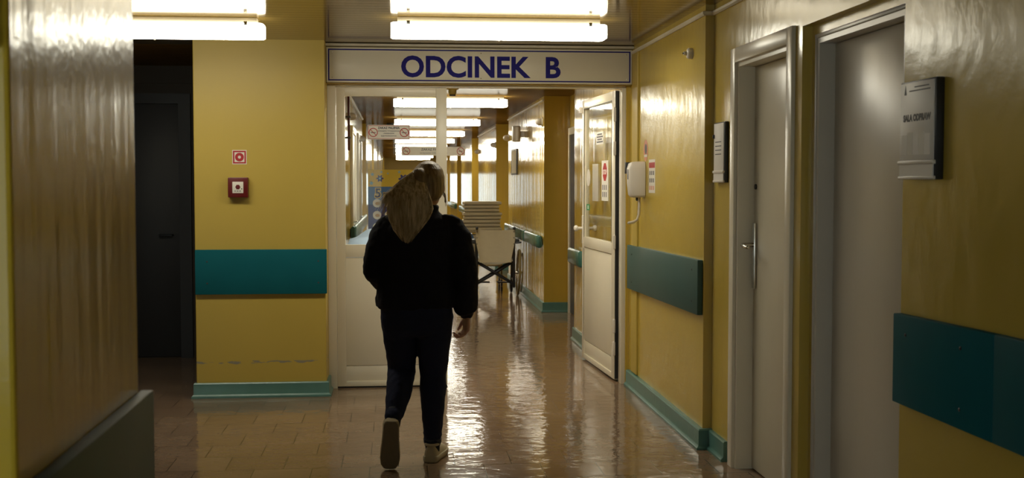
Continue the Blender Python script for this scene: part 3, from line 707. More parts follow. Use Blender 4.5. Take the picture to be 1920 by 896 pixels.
for k in range(5): bx((-.115 + .044 * k, -.0325, .082), (-.074 + .044 * k, -.0312, .150 + .008 * (k % 2))).build('paper_slip', M_paper if k % 2 else M_sleeve, t, smooth=0)
t = name_plate('narrow-looking white name plate on the wall before the shut cream door', 1.755, 6.365, 1.497, .21, .325, .022, 0)
for k in range(4): bx((-.07, -.0262, .15 + k * .022), (.05, -.0252, .155 + k * .022)).build('print_line', M_ink, t, smooth=0)
bx((-.10, -.034, .24), (-.085, -.022, .26), .002).build('clip', M_black, t)

# board on the camera side of the close pier
t = thing('picture', 'black framed picture cut off at the edge of the close pier', 'picture', (-.80, 1.86, 1.70))
bx((-.21, -.03, 0), (.212, 0, .42), .006).build('frame', M_clock, t)
MB().torus(.10, .014, 40, 8, Matrix.Translation((.08, -.03, .15)) @ Matrix.Rotation(PI / 2, 4, 'X') @ Matrix.Diagonal((1, 1, .4, 1))).build('ring', M_satin, t)  # yellow reflection in the glossy frame, built as a ring
bx((-.21, -.034, 0), (.212, -.028, .025), .003).build('lower_strip', M_darkgrey, t)

# corridor wall things
t = thing('loudspeaker', 'white box loudspeaker on the glossy corridor wall above the framed picture', 'loudspeaker', (SX, 15.85, 2.03), FACE_RIGHTWALL)
bx((-.03, -.05, .06), (.03, 0, .14), .004).build('bracket', M_plast, t)
b = MB(); b.rings([[Vector((hw * math.cos(a) , -.05 - .055 + .055 * math.sin(a), z_)) for a in [2 * PI * k / 24 for k in range(24)]] for z_, hw in ((0, .10), (.012, .135), (.10, .14), (.19, .135), (.205, .10))]); b.build('housing', M_plast, t, smooth=50)
t = thing('small_sensor', 'little dark sensor on the glossy wall beside the loudspeaker', 'sensor', (SX, 16.6, 2.12), FACE_RIGHTWALL)
MB().box((-.05, -.03, -.02), (.05, 0, .03), .006).build('body', M_darkgrey, t)
t = thing('framed_picture', 'thin black framed picture on the glossy corridor wall', 'picture', (SX, 17.15, 1.60), FACE_RIGHTWALL)
b = MB(); b.box((-.40, -.014, 0), (-.36, 0, .37)); b.box((.36, -.014, 0), (.40, 0, .37)); b.box((-.36, -.014, 0), (.36, 0, .025)); b.box((-.36, -.014, .345), (.36, 0, .37)); b.build('frame', M_black, t, smooth=0)
bx((-.36, -.010, .025), (.36, -.004, .345)).build('print', M_linen, t, smooth=0)
def dome(label, x, y, z, side):
    t = thing('call_light', label, 'call light', (x, y, z), FACE_RIGHTWALL if side < 0 else FACE_LEFTWALL)
    MB().lathe([(0, 0), (.055, 0), (.055, .012), (.045, .018), (0, .018)], 20, Matrix.Rotation(PI / 2, 4, 'X')).build('base', M_plast, t)
    MB().lathe([(.043, .017), (.042, .05), (.032, .075), (.015, .088), (0, .09)], 20, Matrix.Rotation(PI / 2, 4, 'X')).build('dome', M_plast, t)
dome('cream call light at the near corner of the first glossy stretch of wall', SX, 13.80, 2.19, -1)
dome('cream call light at the far corner of the first glossy stretch of wall', SX, 18.02, 2.16, -1)
dome('cream call light at the near corner of the second glossy stretch of wall', SX, 20.5, 2.13, -1)
dome('cream call light at the far corner of the second glossy stretch of wall', SX, 24.75, 2.12, -1)
dome('cream call light over the wall handrail opposite, beside the no-smoking plate', LX, 16.3, 2.08, 1)
dome('cream call light over the first door seen through the glazed leaf', LX, 13.0, 2.20, 1)
t = thing('smoke_detector', 'brown round smoke detector on the ceiling just beyond the doorway', 'smoke detector', (.55, 12.0, CZ))
MB().lathe([(0, 0), (.075, 0), (.075, -.035), (.06, -.06), (.04, -.068), (.04, -.10), (.03, -.112), (0, -.112)], 24).build('body', M_satin, t)
MB().lathe([(0, -.1125), (.034, -.1125), (.03, -.125), (0, -.125)], 20).build('sensor', M_darkgrey, t)
t = thing('smoke_detector', 'dark smoke detector on the ceiling seen over the no-smoking plate', 'smoke detector', (-.085, 20.2, CZ))
MB().lathe([(0, 0), (.09, 0), (.09, -.04), (.07, -.075), (.04, -.085), (.04, -.14), (0, -.15)], 24).build('body', M_darkgrey, t)
t = thing('red_pipe', 'thin dark red vertical pipe on the wall seen through the glazed leaf', 'pipe', (LX + .03, 12.36, 0))
MB().tube([(0, 0, 1.83), (0, 0, CZ - .02)], .012, 10).build('tube', M_red, t)
for zz in (1.95, 2.16, 2.38): bx((-.03, -.02, zz - .01), (.02, .02, zz + .01), .003).build('clamp', M_darkgrey, t)

# ------------------------------------------------------------------ poster board
t = thing('poster_stand', 'yellow and blue poster board reading 5 maja behind the glazed leaf', 'poster', (.04, 12.2, 0))
PW = .335
bx((-PW, 0, .62), (PW, .012, 1.624), .002).build('board', M_pnavy, t)
bx((-PW, -.001, 1.452), (PW, .001, 1.624)).build('top_panel', M_pyel, t, smooth=0)
bx((-PW, -.0012, 1.27), (PW, .001, 1.452)).build('middle_panel', M_pblue, t, smooth=0)
def star(cx, cz, R_, m_):
    pl = [((R_ if k % 2 == 0 else R_ * .45) * math.cos(PI / 2 + k * PI / 5), (R_ if k % 2 == 0 else R_ * .45) * math.sin(PI / 2 + k * PI / 5)) for k in range(10)]
    MB().prism(pl, 0, .0008, mtx=Matrix.Translation((cx, -.0012, cz)) @ Matrix.Rotation(PI / 2, 4, 'X')).build('star', m_, t, smooth=0)
for cx, cz, R_ in ((-.29, 1.576, .022), (-.20, 1.60, .014), (-.30, 1.488, .026), (-.135, 1.585, .012), (-.02, 1.60, .018), (.09, 1.55, .03), (.22, 1.58, .02)): star(cx, cz, R_, M_plight)
for cx, cz, R_ in ((-.215, 1.535, .038), (.02, 1.53, .05), (.2, 1.52, .045)):
    b = MB(); mt = Matrix.Translation((cx, -.0012, cz)) @ Matrix.Rotation(PI / 2, 4, 'X')
    pl = [(R_ * (.78 + .22 * math.cos(6 * a)) * math.cos(a), R_ * (.78 + .22 * math.cos(6 * a)) * math.sin(a)) for a in [2 * PI * k / 72 for k in range(72)]]
    b.prism(pl, 0, .0008, mtx=mt); b.build('flower', M_pnavy, t, smooth=0)
    MB().lathe([(0, 0), (R_ * .3, 0), (R_ * .3, .0008), (0, .0008)], 16, Matrix.Translation((cx, -.002, cz)) @ Matrix.Rotation(PI / 2, 4, 'X')).build('flower_centre', M_plight, t)
text('numeral_outline', '5', .125, M_pyel, t, (-.235, -.0013, 1.345), offset=.011, extrude=.0003)
text('numeral', '5', .125, M_ptext, t, (-.235, -.0022, 1.345), offset=.004, extrude=.0003)
text('lettering_outline', 'maja', .062, M_pyel, t, (-.125, -.0013, 1.362), offset=.006, extrude=.0003)
text('lettering', 'maja', .062, M_ptext, t, (-.125, -.0022, 1.362), offset=.002, extrude=.0003)
for j, cz in enumerate((1.285, 1.165, 1.045)):
    for i in range(5):
        cx = -.245 + i * .118
        MB().lathe([(0, 0), (.043, 0), (.043, .0008), (0, .0008)], 24, Matrix.Translation((cx, -.0012, cz)) @ Matrix.Rotation(PI / 2, 4, 'X')).build('picture_disc', M_paper, t)
        MB().lathe([(0, 0), (.024, 0), (.024, .0008), (0, .0008)], 9, Matrix.Translation((cx + .004, -.002, cz - .003)) @ Matrix.Rotation(PI / 2, 4, 'X') @ Matrix.Diagonal((1, .75, 1, 1))).build('hand_drawing', M_ptan, t)
for xx in (-.25, .25):
    MB().tube([(xx, .02, 1.5), (xx, .02, 0.015)], .011, 8).build('leg', M_darkgrey, t)
MB().tube([(0, .02, 1.5), (0, .40, .015)], .011, 8).build('rear_leg', M_darkgrey, t)

# ------------------------------------------------------------------ hospital stretcher with a sheet behind the fixed leaf
t = thing('stretcher', 'wheeled hospital stretcher behind the fixed glazed leaf', 'stretcher', (-.12, 10.55, 0))
b = MB(); hx, hy = .29, .92
for xx in (-hx, hx): b.tube([(xx, -hy, .74), (xx, hy, .74)], .016, 10)
for yy in (-hy, 0, hy): b.tube([(-hx, yy, .74), (hx, yy, .74)], .014, 10)
for xx in (-hx, hx): b.tube([(xx, -hy, .30), (xx, hy, .30)], .012, 8)
b.build('frame', M_chrome, t)
for xx in (-hx, hx):
    for yy in (-hy + .12, hy - .12):
        l_ = MB().tube([(xx, yy, .74), (xx, yy, .14)], .014, 10).build('leg', M_chrome, t)
        MB().lathe([(0, -.016), (.055, -.016), (.062, -.008), (.062, .008), (.055, .016), (0, .016)], 20, Matrix.Translation((xx, yy, .064)) @ Matrix.Rotation(PI / 2, 4, 'Y')).build('wheel', M_darkgrey, l_)
bx((-.31, -.95, .755), (.31, .95, .86), .03).build('mattress', M_darkgrey, t)
b = MB(); bm = b.bm; b.sheet = True; NX_, NY_ = 26, 40
random.seed(4)
ph = [random.uniform(0, 6) for _ in range(8)]
V = []
for j in range(NY_ + 1):
    row = []
    for i in range(NX_ + 1):
        x_ = -.33 + .66 * i / NX_; y_ = -.90 + 1.3 * j / NY_
        e_ = min(1, (.33 - abs(x_)) / .045); e2 = min(1, (y_ + .90) / .05, (.40 - y_) / .08)
        zz = .868 + (.19 * math.exp(-((x_ + .07) / .25) ** 2 - ((y_ + .40) / .42) ** 2) + .05 + .016 * math.sin(9 * x_ + 5 * y_ + ph[0]) + .012 * math.sin(19 * y_ - 7 * x_ + ph[1]) + .010 * math.sin(27 * x_ + 11 * y_ + ph[2])) * max(.0, e_ * e2)
        row.append(bm.verts.new((x_, y_, zz)))
    V.append(row)
for j in range(NY_):
    for i in range(NX_): bm.faces.new((V[j][i], V[j][i + 1], V[j + 1][i + 1], V[j + 1][i]))
bmesh.ops.recalc_face_normals(bm, faces=bm.faces); bmesh.ops.solidify(bm, geom=list(bm.faces), thickness=.004)
o = b.build('bed_sheet', M_sheet, None, smooth=80); o.location = (-.12, 10.55, 0)
tag(o, 'rumpled pale blue sheet heaped on the stretcher', 'sheet')

# ------------------------------------------------------------------ wheelchair seen from behind
t = thing('wheelchair', 'folding wheelchair with a beige canvas backrest standing with its back to the doorway', 'wheelchair', (1.283, 15.75, 0), math.radians(-2))
def wheel(x, s):
    wr = .295
    mt = Matrix.Translation((x, 0, wr + .012)) @ Matrix.Rotation(s * math.radians(2.5), 4, 'Y') @ Matrix.Rotation(PI / 2, 4, 'Y')
    w_ = MB().torus(wr - .004, .016, 56, 10, mt).build('wheel', M_tyre, t)
    MB().torus(wr - .022, .009, 56, 8, mt).build('rim', M_chrome, w_)
    b = MB(); b.tube([mt @ Vector((0, 0, -.03)), mt @ Vector((0, 0, .03))], .022, 12)
    for k in range(18):
        a = 2 * PI * k / 18; b.tube([mt @ Vector((.02 * math.cos(a + .5), .02 * math.sin(a + .5), .018 * (-1) ** k)), mt @ Vector(((wr - .024) * math.cos(a), (wr - .024) * math.sin(a), 0))], .0022, 5, round_ends=False)
    b.build('spokes', M_chrome, w_)
    mt2 = mt @ Matrix.Translation((0, 0, s * .038))
    MB().torus(wr - .04, .009, 56, 8, mt2).build('hand_rim', M_chrome, w_)
wheel(-.305, -1); wheel(.305, 1)
b = MB()
for s in (-1, 1):
    X_ = s * .245
    b.tube([(X_, -.10, .955 - .06), (X_, -.03, .895), (X_, .0, .86), (X_, .01, .60), (X_, .0, .12)], .017, 10)
    b.tube([(X_, .01, .71), (X_, .30, .71), (X_, .36, .66), (X_, .38, .46)], .013, 10)
    b.tube([(X_, .0, .46), (X_, .46, .46), (X_, .52, .40), (X_, .58, .16)], .013, 10)
    b.tube([(X_, .0, .17), (X_, .40, .20)], .012, 10); b.tube([(X_, .38, .46), (X_, .38, .14)], .012, 10)
b.tube([(-.24, .05, .44), (.24, .05, .15)], .018, 10); b.tube([(.24, .09, .44), (-.24, .09, .15)], .018, 10)
b.tube([(-.24, .33, .44), (.24, .33, .15)], .012, 10); b.tube([(.24, .36, .44), (-.24, .36, .15)], .012, 10)
b.build('frame', M_black, t)
for s in (-1, 1):
    MB().tube([(s * .245, -.03, .895), (s * .245, -.13, .895)], .018, 12).build('push_handle', M_black, t)
    bx((s * .285 - .035, -.02, .70), (s * .285 + .035, .30, .745), .014).build('armrest', M_black, t)
    MB().tube([(s * .27, -.02, .70), (s * .33, -.03, .705)], .013, 8).build('brake_lever', M_black, t)
    c_ = MB(); c_.tube([(s * .235, .40, .15), (s * .235, .42, .09)], .012, 8); c_ = c_.build('caster_fork', M_chrome, t)
    MB().torus(.062, .018, 28, 8, Matrix.Translation((s * .235, .44, .081)) @ Matrix.Rotation(PI / 2, 4, 'Y')).build('caster_wheel', M_darkgrey, c_)
    bx((s * .13 - .08, .56, .12), (s * .13 + .08, .70, .135), .005).build('footplate', M_darkgrey, t)
b = MB(); bm = b.bm; b.sheet = True; V = []
for j in range(13):
    f = j / 12; z_ = .44 + (.875 - .44) * f
    V.append([bm.verts.new(((-.212 - .048 * min(1, max(0, f - .12) * 1.9) + (.424 + .096 * min(1, max(0, f - .12) * 1.9)) * i / 12), -.012 - .035 * math.sin(PI * i / 12) * (.35 + .65 * math.sin(PI * f * .9)) * -1 - (.018 if i in (0, 12) else 0), z_ - .012 * math.sin(PI * i / 12) * (1 if j == 12 else 0))) for i in range(13)])
for j in range(12):
    for i in range(12): bm.faces.new((V[j][i], V[j][i + 1], V[j + 1][i + 1], V[j + 1][i]))
bmesh.ops.recalc_face_normals(bm, faces=bm.faces); bmesh.ops.solidify(bm, geom=list(bm.faces), thickness=.008)
bk = b.build('backrest', M_canvas, t, smooth=60)
for s in (-1, 1):
    for z_ in (.845, .765, .685): MB().ball((s * .243, -.036, z_), (.007, .004, .007), 8).build('stud', M_darkgrey, bk)
b = MB(); bm = b.bm; b.sheet = True; V = []
for j in range(9):
    V.append([bm.verts.new((-.245 + .49 * i / 12, .0 + .44 * j / 8, .468 - .05 * math.sin(PI * i / 12))) for i in range(13)])
for j in range(8):
    for i in range(12): bm.faces.new((V[j][i], V[j][i + 1], V[j + 1][i + 1], V[j + 1][i]))
bmesh.ops.recalc_face_normals(bm, faces=bm.faces); bmesh.ops.solidify(bm, geom=list(bm.faces), thickness=.008)
b.build('seat', M_canvas, t, smooth=60)

# ------------------------------------------------------------------ linen trolley and its stack
t = thing('linen_trolley', 'tubular metal trolley carrying the folded linen behind the wheelchair', 'trolley', (1.215, 17.35, 0))
b = MB()
for xx in (-.27, .27):
    for yy in (-.2, .2): b.tube([(xx, yy, .10), (xx, yy, .80)], .013, 10)
for zz in (.78, .30):
    for yy in (-.2, .2): b.tube([(-.27, yy, zz), (.27, yy, zz)], .011, 8)
    for xx in (-.27, .27): b.tube([(xx, -.2, zz), (xx, .2, zz)], .011, 8)
b.build('frame', M_brass, t)
bx((-.268, -.20, .785), (.268, .2, .80), .003).build('top_shelf', M_beigepanel, t)
bx((-.255, -.195, .50), (.255, .19, .74), .01).build('drawer_box', M_beigepanel, t)
bx((-.268, -.20, .305), (.268, .2, .318), .003).build('lower_shelf', M_beigepanel, t)
for xx in (-.27, .27):
    for yy in (-.2, .2):
        MB().lathe([(0, -.014), (.045, -.014), (.05, -.007), (.05, .007), (.045, .014), (0, .014)], 18, Matrix.Translation((xx, yy, .05)) @ Matrix.Rotation(PI / 2, 4, 'Y')).build('caster', M_darkgrey, t)
MB().torus(.055, .014, 28, 8, Matrix.Translation((-.20, -.215, .70)) @ Matrix.Rotation(PI / 2, 4, 'X')).build('blue_roll', M_pblue, t)
ords = ['lowest folded cream linen of the stack on the trolley', 'second folded cream linen from the bottom of the stack', 'third folded cream linen from the bottom of the stack', 'fourth folded cream linen from the bottom of the stack',
        'fourth folded cream linen from the top of the stack', 'third folded cream linen from the top of the stack', 'second folded cream linen from the top of the stack', 'topmost folded cream linen of the stack behind the wheelchair']
random.seed(11); z_ = .801
for k, lb in enumerate(ords):
    hgt = random.uniform(.046, .056); hw = .262 + random.uniform(-.014, .014); hd = .17
    b = MB(); rings = []
    N_ = 22
    for i in range(N_ + 1):
        x_ = -hw + 2 * hw * i / N_; ez = 1 - .28 * max(0, (abs(x_) / hw - .85) / .15) ** 2
        sag = .004 * math.sin(7 * x_ + k); ring = []
        for a in [2 * PI * q / 20 for q in range(20)]:
            cy, cz = math.cos(a), math.sin(a)
            yy = hd * (abs(cy) ** .35) * (1 if cy >= 0 else -1); zz = hgt / 2 * (abs(cz) ** .3) * (1 if cz >= 0 else -1) * ez
            if zz > 0 or k > 0: zz += 0
            ring.append(Vector((x_, yy, hgt / 2 + zz)))
        rings.append(ring)
    b.rings(rings); o = b.build('folded_linen', M_linen, None, smooth=60)
    o.location = (1.215 + random.uniform(-.012, .012), 17.33, z_); o.rotation_euler = (0, 0, random.uniform(-.05, .05))
    tag(o, lb, 'linen', 'folded linen on the trolley'); z_ += hgt * 1.045

# ------------------------------------------------------------------ the walking woman
OX, OY = .10, 6.40
def Wp(X, Y, Z): return Vector((X - OX, Y - OY, Z))
woman = thing('person', 'person with a blond ponytail in a dark jacket and jeans walking away down the hall', 'person', (OX, OY, 0))
def remesh(mb, name, m, parent, vox, smooth_it=4, sub=None, disp=None):
    o = mb.build(name, m, None, smooth=0)
    r = o.modifiers.new('r', 'REMESH'); r.mode = 'VOXEL'; r.voxel_size = vox; r.use_smooth_shade = True
    s = o.modifiers.new('s', 'SMOOTH'); s.iterations = smooth_it; s.factor = .5
    if disp:
        tx = bpy.data.textures.new('folds', 'CLOUDS'); tx.noise_scale = disp[1]; tx.noise_depth = 2
        d_ = o.modifiers.new('d', 'DISPLACE'); d_.texture = tx; d_.strength = disp[0]; d_.texture_coords = 'LOCAL'; d_.mid_level = .5
    dg = bpy.context.evaluated_depsgraph_get(); dg.update()
    me = bpy.data.meshes.new_from_object(o.evaluated_get(dg)); o.modifiers.clear()
    old = o.data; o.data = me; bpy.data.meshes.remove(old); me.name = name
    for p in me.polygons: p.use_smooth = True
    o.parent = parent
    return o
def ell(c, rx, ry, n=28, tilt=0.0, p=1.0):
    c = Vector(c); out = []
    for k in range(n):
        a = 2 * PI * k / n; ca, sa = math.cos(a), math.sin(a)
        out.append(c + Vector((rx * abs(ca) ** p * (1 if ca >= 0 else -1), ry * abs(sa) ** p * (1 if sa >= 0 else -1), tilt * rx * ca)))
    return out

# body
B = MB()
hc = Wp(.165, 6.43, 1.488)
hd_rings = [(-.118, .030, .045, .035), (-.105, .050, .062, .028), (-.075, .062, .078, .016), (-.04, .070, .088, .006), (0, .075, .094, 0), (.04, .076, .095, -.004), (.075, .068, .085, -.006), (.10, .048, .062, -.006), (.114, .022, .03, -.004)]
B.rings([ell(hc + Vector((0, dy, dz)), rx, ry) for dz, rx, ry, dy in hd_rings])
B.ball(hc + Vector((0, .10, -.025)), (.014, .022, .024)); B.ball(hc + Vector((0, .088, .0)), (.010, .016, .03))      # nose
B.ball(hc + Vector((0, .088, -.062)), (.026, .012, .010)); B.ball(hc + Vector((0, .082, -.10)), (.024, .018, .018))   # lips, chin
for s in (-1, 1):
    B.ball(hc + Vector((s * .079, -.002, -.018)), (.010, .020, .032)); B.ball(hc + Vector((s * .05, .072, -.03)), (.022, .018, .018))
B.tube([hc + Vector((-.01, .005, -.09)), Wp(.145, 6.415, 1.33)], [.050, .058], 20)
B.rings([ell(Wp(x_, y_, z_), rx, ry, tilt=tl) for z_, x_, y_, rx, ry, tl in ((1.335, .135, 6.415, .07, .06, 0), (1.31, .125, 6.41, .13, .085, -.03), (1.27, .115, 6.41, .165, .10, 0), (1.18, .11, 6.415, .155, .105, 0), (1.05, .105, 6.42, .13, .095, 0), (.95, .10, 6.42, .15, .105, 0), (.86, .10, 6.415, .168, .115, 0), (.79, .10, 6.415, .16, .11, 0))])
RS, RE, RW = Wp(.292, 6.41, 1.268), Wp(.345, 6.385, 1.015), Wp(.368, 6.43, .785)
LS, LE, LWr = Wp(-.055, 6.41, 1.268), Wp(-.125, 6.395, 1.03), Wp(-.06, 6.575, .93)
B.tube([RS, RS.lerp(RE, .5), RE, RE.lerp(RW, .4), RW], [.052, .044, .037, .036, .026], 16)
B.tube([LS, LS.lerp(LE, .5), LE, LE.lerp(LWr, .4), LWr], [.052, .044, .037, .036, .026], 16)
def hand(wr, dirv, back, thumb, size=1.0, curl=1.0):
    """dirv: towards the fingers; back: out of the back of the hand; thumb: side of the thumb"""
    d = dirv.normalized(); t_ = (thumb - d * thumb.dot(d)).normalized(); n_ = d.cross(t_).normalized()
    if n_.dot(back) < 0: n_ = -n_
    L_ = .082 * size
    for k in range(4):
        u = (.029 - k * .0195) * size
        B.tube([wr + t_ * u * .45, wr + d * L_ * .5 + t_ * u * .9, wr + d * (L_ - .006 * abs(k - 1)) + t_ * u], [.013 * size, .0135 * size, .0105 * size], 10)
        p = wr + d * (L_ - .006 * abs(k - 1)) + t_ * u; pts = [p]; a = math.radians(28) * curl
        for seg in (.036, .026, .021):
            sg = seg * size * (1, 1.08, 1.0, .82)[k]
            p = p + (d * math.cos(a) - n_ * math.sin(a)) * sg; pts.append(p); a += math.radians(38) * curl
        B.tube(pts, [.0092 * size, .0085 * size, .0078 * size, .0066 * size], 10)
    b0 = wr + d * .022 * size + t_ * .022 * size
    B.tube([b0, b0 + (d * .6 + t_ * .75 - n_ * .25) * .036 * size, b0 + (d * .6 + t_ * .75 - n_ * .25) * .036 * size + (d * .85 + t_ * .15 - n_ * .4) * .030 * size, b0 + (d * .6 + t_ * .75 - n_ * .25) * .036 * size + (d * .85 + t_ * .15 - n_ * .4) * .050 * size], [.014 * size, .0105 * size, .0095 * size, .0075 * size], 10)
hand(RW + Vector((.0, .0, -.008)), Vector((-.02, .10, -1)), Vector((1, -.25, 0)), Vector((-.25, 1, 0)), .98, 1.25)
hand(LWr + Vector((.006, .014, -.006)), Vector((.55, .7, -.35)), Vector((-.4, .3, .8)), Vector((.3, .4, .8)), .95, 1.1)
RH, RK, RA = Wp(.196, 6.42, .82), Wp(.188, 6.455, .47), Wp(.183, 6.425, .085)
LH, LK, LA = Wp(.012, 6.42, .82), Wp(.020, 6.50, .475), Wp(-.030, 6.275, .235)
B.tube([RH, RH.lerp(RK, .5), RK, RK.lerp(RA, .3), RK.lerp(RA, .7), RA], [.075, .066, .050, .050, .036, .030], 18)
B.tube([LH, LH.lerp(LK, .5), LK, LK.lerp(LA, .3), LK.lerp(LA, .7), LA], [.075, .066, .050, .050, .036, .030], 18)
RTo = Wp(.228, 6.60, .03); B.tube([RA + Vector((0, -.02, -.045)), RA + Vector((.012, .07, -.045)), RTo], [.03, .03, .022], 12)
LTo = Wp(-.042, 6.262, .05); B.tube([LA + Vector((0, -.035, .0)), LA.lerp(LTo, .5) + Vector((0, -.02, 0)), LTo], [.028, .032, .024], 12)
body = remesh(B, 'body', M_skin, woman, .0042, 3)
for s in (-1, 1): MB().ball(hc + Vector((s * .031, .083, .008)), .0125, 12).build('eye', M_eye, woman)

# jacket: loose torso, puffed sleeves gathered at the cuff
J = MB()
J.rings([ell(Wp(x_, y_, z_), rx, ry, 32, tl, .85) for z_, x_, y_, rx, ry, tl in (
    (1.372, .150, 6.41, .064, .062, 0), (1.345, .146, 6.41, .076, .070, 0), (1.325, .138, 6.405, .112, .082, -.04), (1.30, .122, 6.405, .168, .098, -.02), (1.262, .115, 6.405, .198, .112, 0),
    (1.18, .108, 6.41, .205, .128, 0), (1.05, .100, 6.415, .204, .132, 0), (.95, .096, 6.415, .208, .138, 0), (.87, .094, 6.415, .213, .140, 0), (.838, .092, 6.415, .209, .136, 0), (.826, .092, 6.415, .196, .128, 0))])
J.tube([Wp(.285, 6.405, 1.262), RS.lerp(RE, .30) + Vector((.018, -.006, .01)), RS.lerp(RE, .7) + Vector((.016, -.01, 0)), RE + Vector((.010, -.012, 0)), RE.lerp(RW, .35) + Vector((.006, -.008, 0)), RE.lerp(RW, .70), RE.lerp(RW, .90), RW + Vector((0, 0, .012))],
       [.066, .070, .068, .066, .066, .070, .064, .040], 20)
J.tube([Wp(-.050, 6.405, 1.262), LS.lerp(LE, .35) + Vector((-.012, -.006, .01)), LS.lerp(LE, .75) + Vector((-.010, -.01, 0)), LE + Vector((-.004, -.008, 0)), LE.lerp(LWr, .35), LE.lerp(LWr, .7), LWr + Vector((-.004, -.012, .006))],
       [.066, .068, .064, .058, .056, .058, .038], 20)
J.tube([Wp(.25, 6.36, 1.315), Wp(.315, 6.38, 1.292), Wp(.338, 6.42, 1.275)], [.018, .024, .018], 12)      # gathered shoulder seam
J.torus(.060, .016, 28, 10, Matrix.Translation(Wp(.150, 6.41, 1.362)))
jacket = remesh(J, 'jacket', M_jacket, woman, .007, 3, disp=(.020, .075))
# trousers
T = MB()
T.rings([ell(Wp(x_, 6.415, z_), rx, ry, 32, 0, .9) for z_, x_, rx, ry in ((.90, .098, .17, .115), (.84, .100, .190, .128), (.78, .101, .196, .132), (.72, .102, .186, .122), (.69, .102, .150, .095), (.672, .102, .10, .06))])
T.tube([Wp(.196, 6.415, .74), RH.lerp(RK, .4) + Vector((.002, -.004, 0)), RH.lerp(RK, .75), RK, RK.lerp(RA, .28) + Vector((0, -.014, 0)), RK.lerp(RA, .6) + Vector((0, -.006, 0)), RK.lerp(RA, .86), RA + Vector((0, 0, .022))],
       [.098, .093, .082, .073, .070, .057, .048, .049], 24)
T.tube([Wp(.008, 6.42, .74), LH.lerp(LK, .4) + Vector((-.004, -.004, 0)), LH.lerp(LK, .75), LK, LK.lerp(LA, .28) + Vector((0, -.012, -.01)), LK.lerp(LA, .6) + Vector((0, -.004, -.004)), LK.lerp(LA, .84), LA + Vector((.002, .01, .035))],
       [.098, .093, .082, .075, .071, .059, .049, .046], 24)
T.torus(.047, .007, 28, 8, Matrix.Translation(RA + Vector((0, 0, .06))) @ Matrix.Rotation(.12, 4, 'Y'))
trousers = remesh(T, 'trousers', M_jeans, woman, .006, 3, disp=(.012, .06))
# turn-ups, socks
MB().tube([RA + Vector((0, 0, .034)), RA + Vector((0, 0, .010))], [.050, .047], 22, round_ends=False).build('turn_up', M_cuff, woman)
ld = (LK - LA).normalized()
MB().tube([LA + ld * .075, LA + ld * .048], [.049, .047], 22, round_ends=False).build('turn_up', M_cuff, woman)
MB().tube([RA + Vector((0, 0, .016)), RA + Vector((0, -.004, -.03))], [.040, .038], 18).build('sock', M_sock, woman)
MB().tube([LA + ld * .06, LA + Vector((0, 0, -.005))], [.040, .040], 18).build('sock', M_sock, woman)
# shoes: local frame x = width, y = heel to toe, z = up
def shoe(mtx):
    rings_u, rings_s = [], []
    for y_, w_, h0, h1 in ((-.062, .020, .0, .050), (-.058, .030, .0, .066), (-.045, .036, .0, .072), (-.02, .038, 0, .070), (.02, .039, 0, .070), (.06, .042, 0, .064), (.10, .046, 0, .052), (.14, .047, 0, .042), (.17, .042, 0, .034), (.188, .030, 0, .026), (.194, .016, 0, .020)):
        ring = []
        for k in range(16):
            a = PI * k / 15; ring.append(mtx @ Vector((w_ * math.cos(a) * (1 - .25 * math.sin(a) ** 3), y_, .022 + (h1 - .0) * math.sin(a))))
        rings_u.append(ring + [mtx @ Vector((-w_ * .5, y_, .018)), mtx @ Vector((w_ * .5, y_, .018))])
        rings_s.append([mtx @ Vector((sx_ * (w_ + .005), y_ + (.006 if y_ > .1 else -.006 if y_ < -.04 else 0), zz)) for sx_, zz in ((-.9, .0), (-1, .006), (-1, .026), (-.9, .030), (.9, .030), (1, .026), (1, .006), (.9, .0), (.5, -.001), (-.5, -.001))])
    u = MB().rings(rings_u).build('shoe', M_shoe, woman, smooth=60)
    s_ = MB().rings(rings_s).build('midsole', M_plast if False else M_shoe, u, smooth=50)
    out = MB()
    pl = []
    prof = [(-.066, .022), (-.05, .036), (0, .038), (.06, .042), (.13, .050), (.17, .045), (.195, .026)]
    pl = [(w_, y_) for y_, w_ in prof] + [(-w_, y_) for y_, w_ in reversed(prof)]
    out.prism(pl, -.006, .001, mtx=mtx); out.build('sole', M_sole, u, smooth=30)
    c_ = MB().torus(.036, .008, 24, 8, mtx @ Matrix.Translation((0, -.012, .088)) @ Matrix.Diagonal((.95, 1.2, 1, 1))).build('collar', M_shoe, u)
    lc = MB()
    for q in range(4): lc.tube([mtx @ Vector((-.022, .05 + q * .02, .079 - q * .008)), mtx @ Vector((0, .052 + q * .02, .090 - q * .009)), mtx @ Vector((.022, .05 + q * .02, .079 - q * .008))], .003, 6)
    lc.build('laces', M_plast, u)
shoe(Matrix.Translation(RA + Vector((0, -.005, -.079))) @ Matrix.Rotation(math.radians(-15), 4, 'Z'))
# pushed-off foot: toe on the floor, sole turned to the camera
toe = Wp(-.046, 6.235, .012)
ydir = Vector((-.035, .20, -.98)).normalized(); xdir = Vector((1, .03, -.04)); xdir = (xdir - ydir * xdir.dot(ydir)).normalized(); zdir = xdir.cross(ydir)
mt = Matrix((xdir, ydir, zdir)).transposed().to_4x4(); mt.translation = toe - mt.to_3x3() @ Vector((0, .19, 0)) + Vector((0, 0, .0))
shoe(mt)

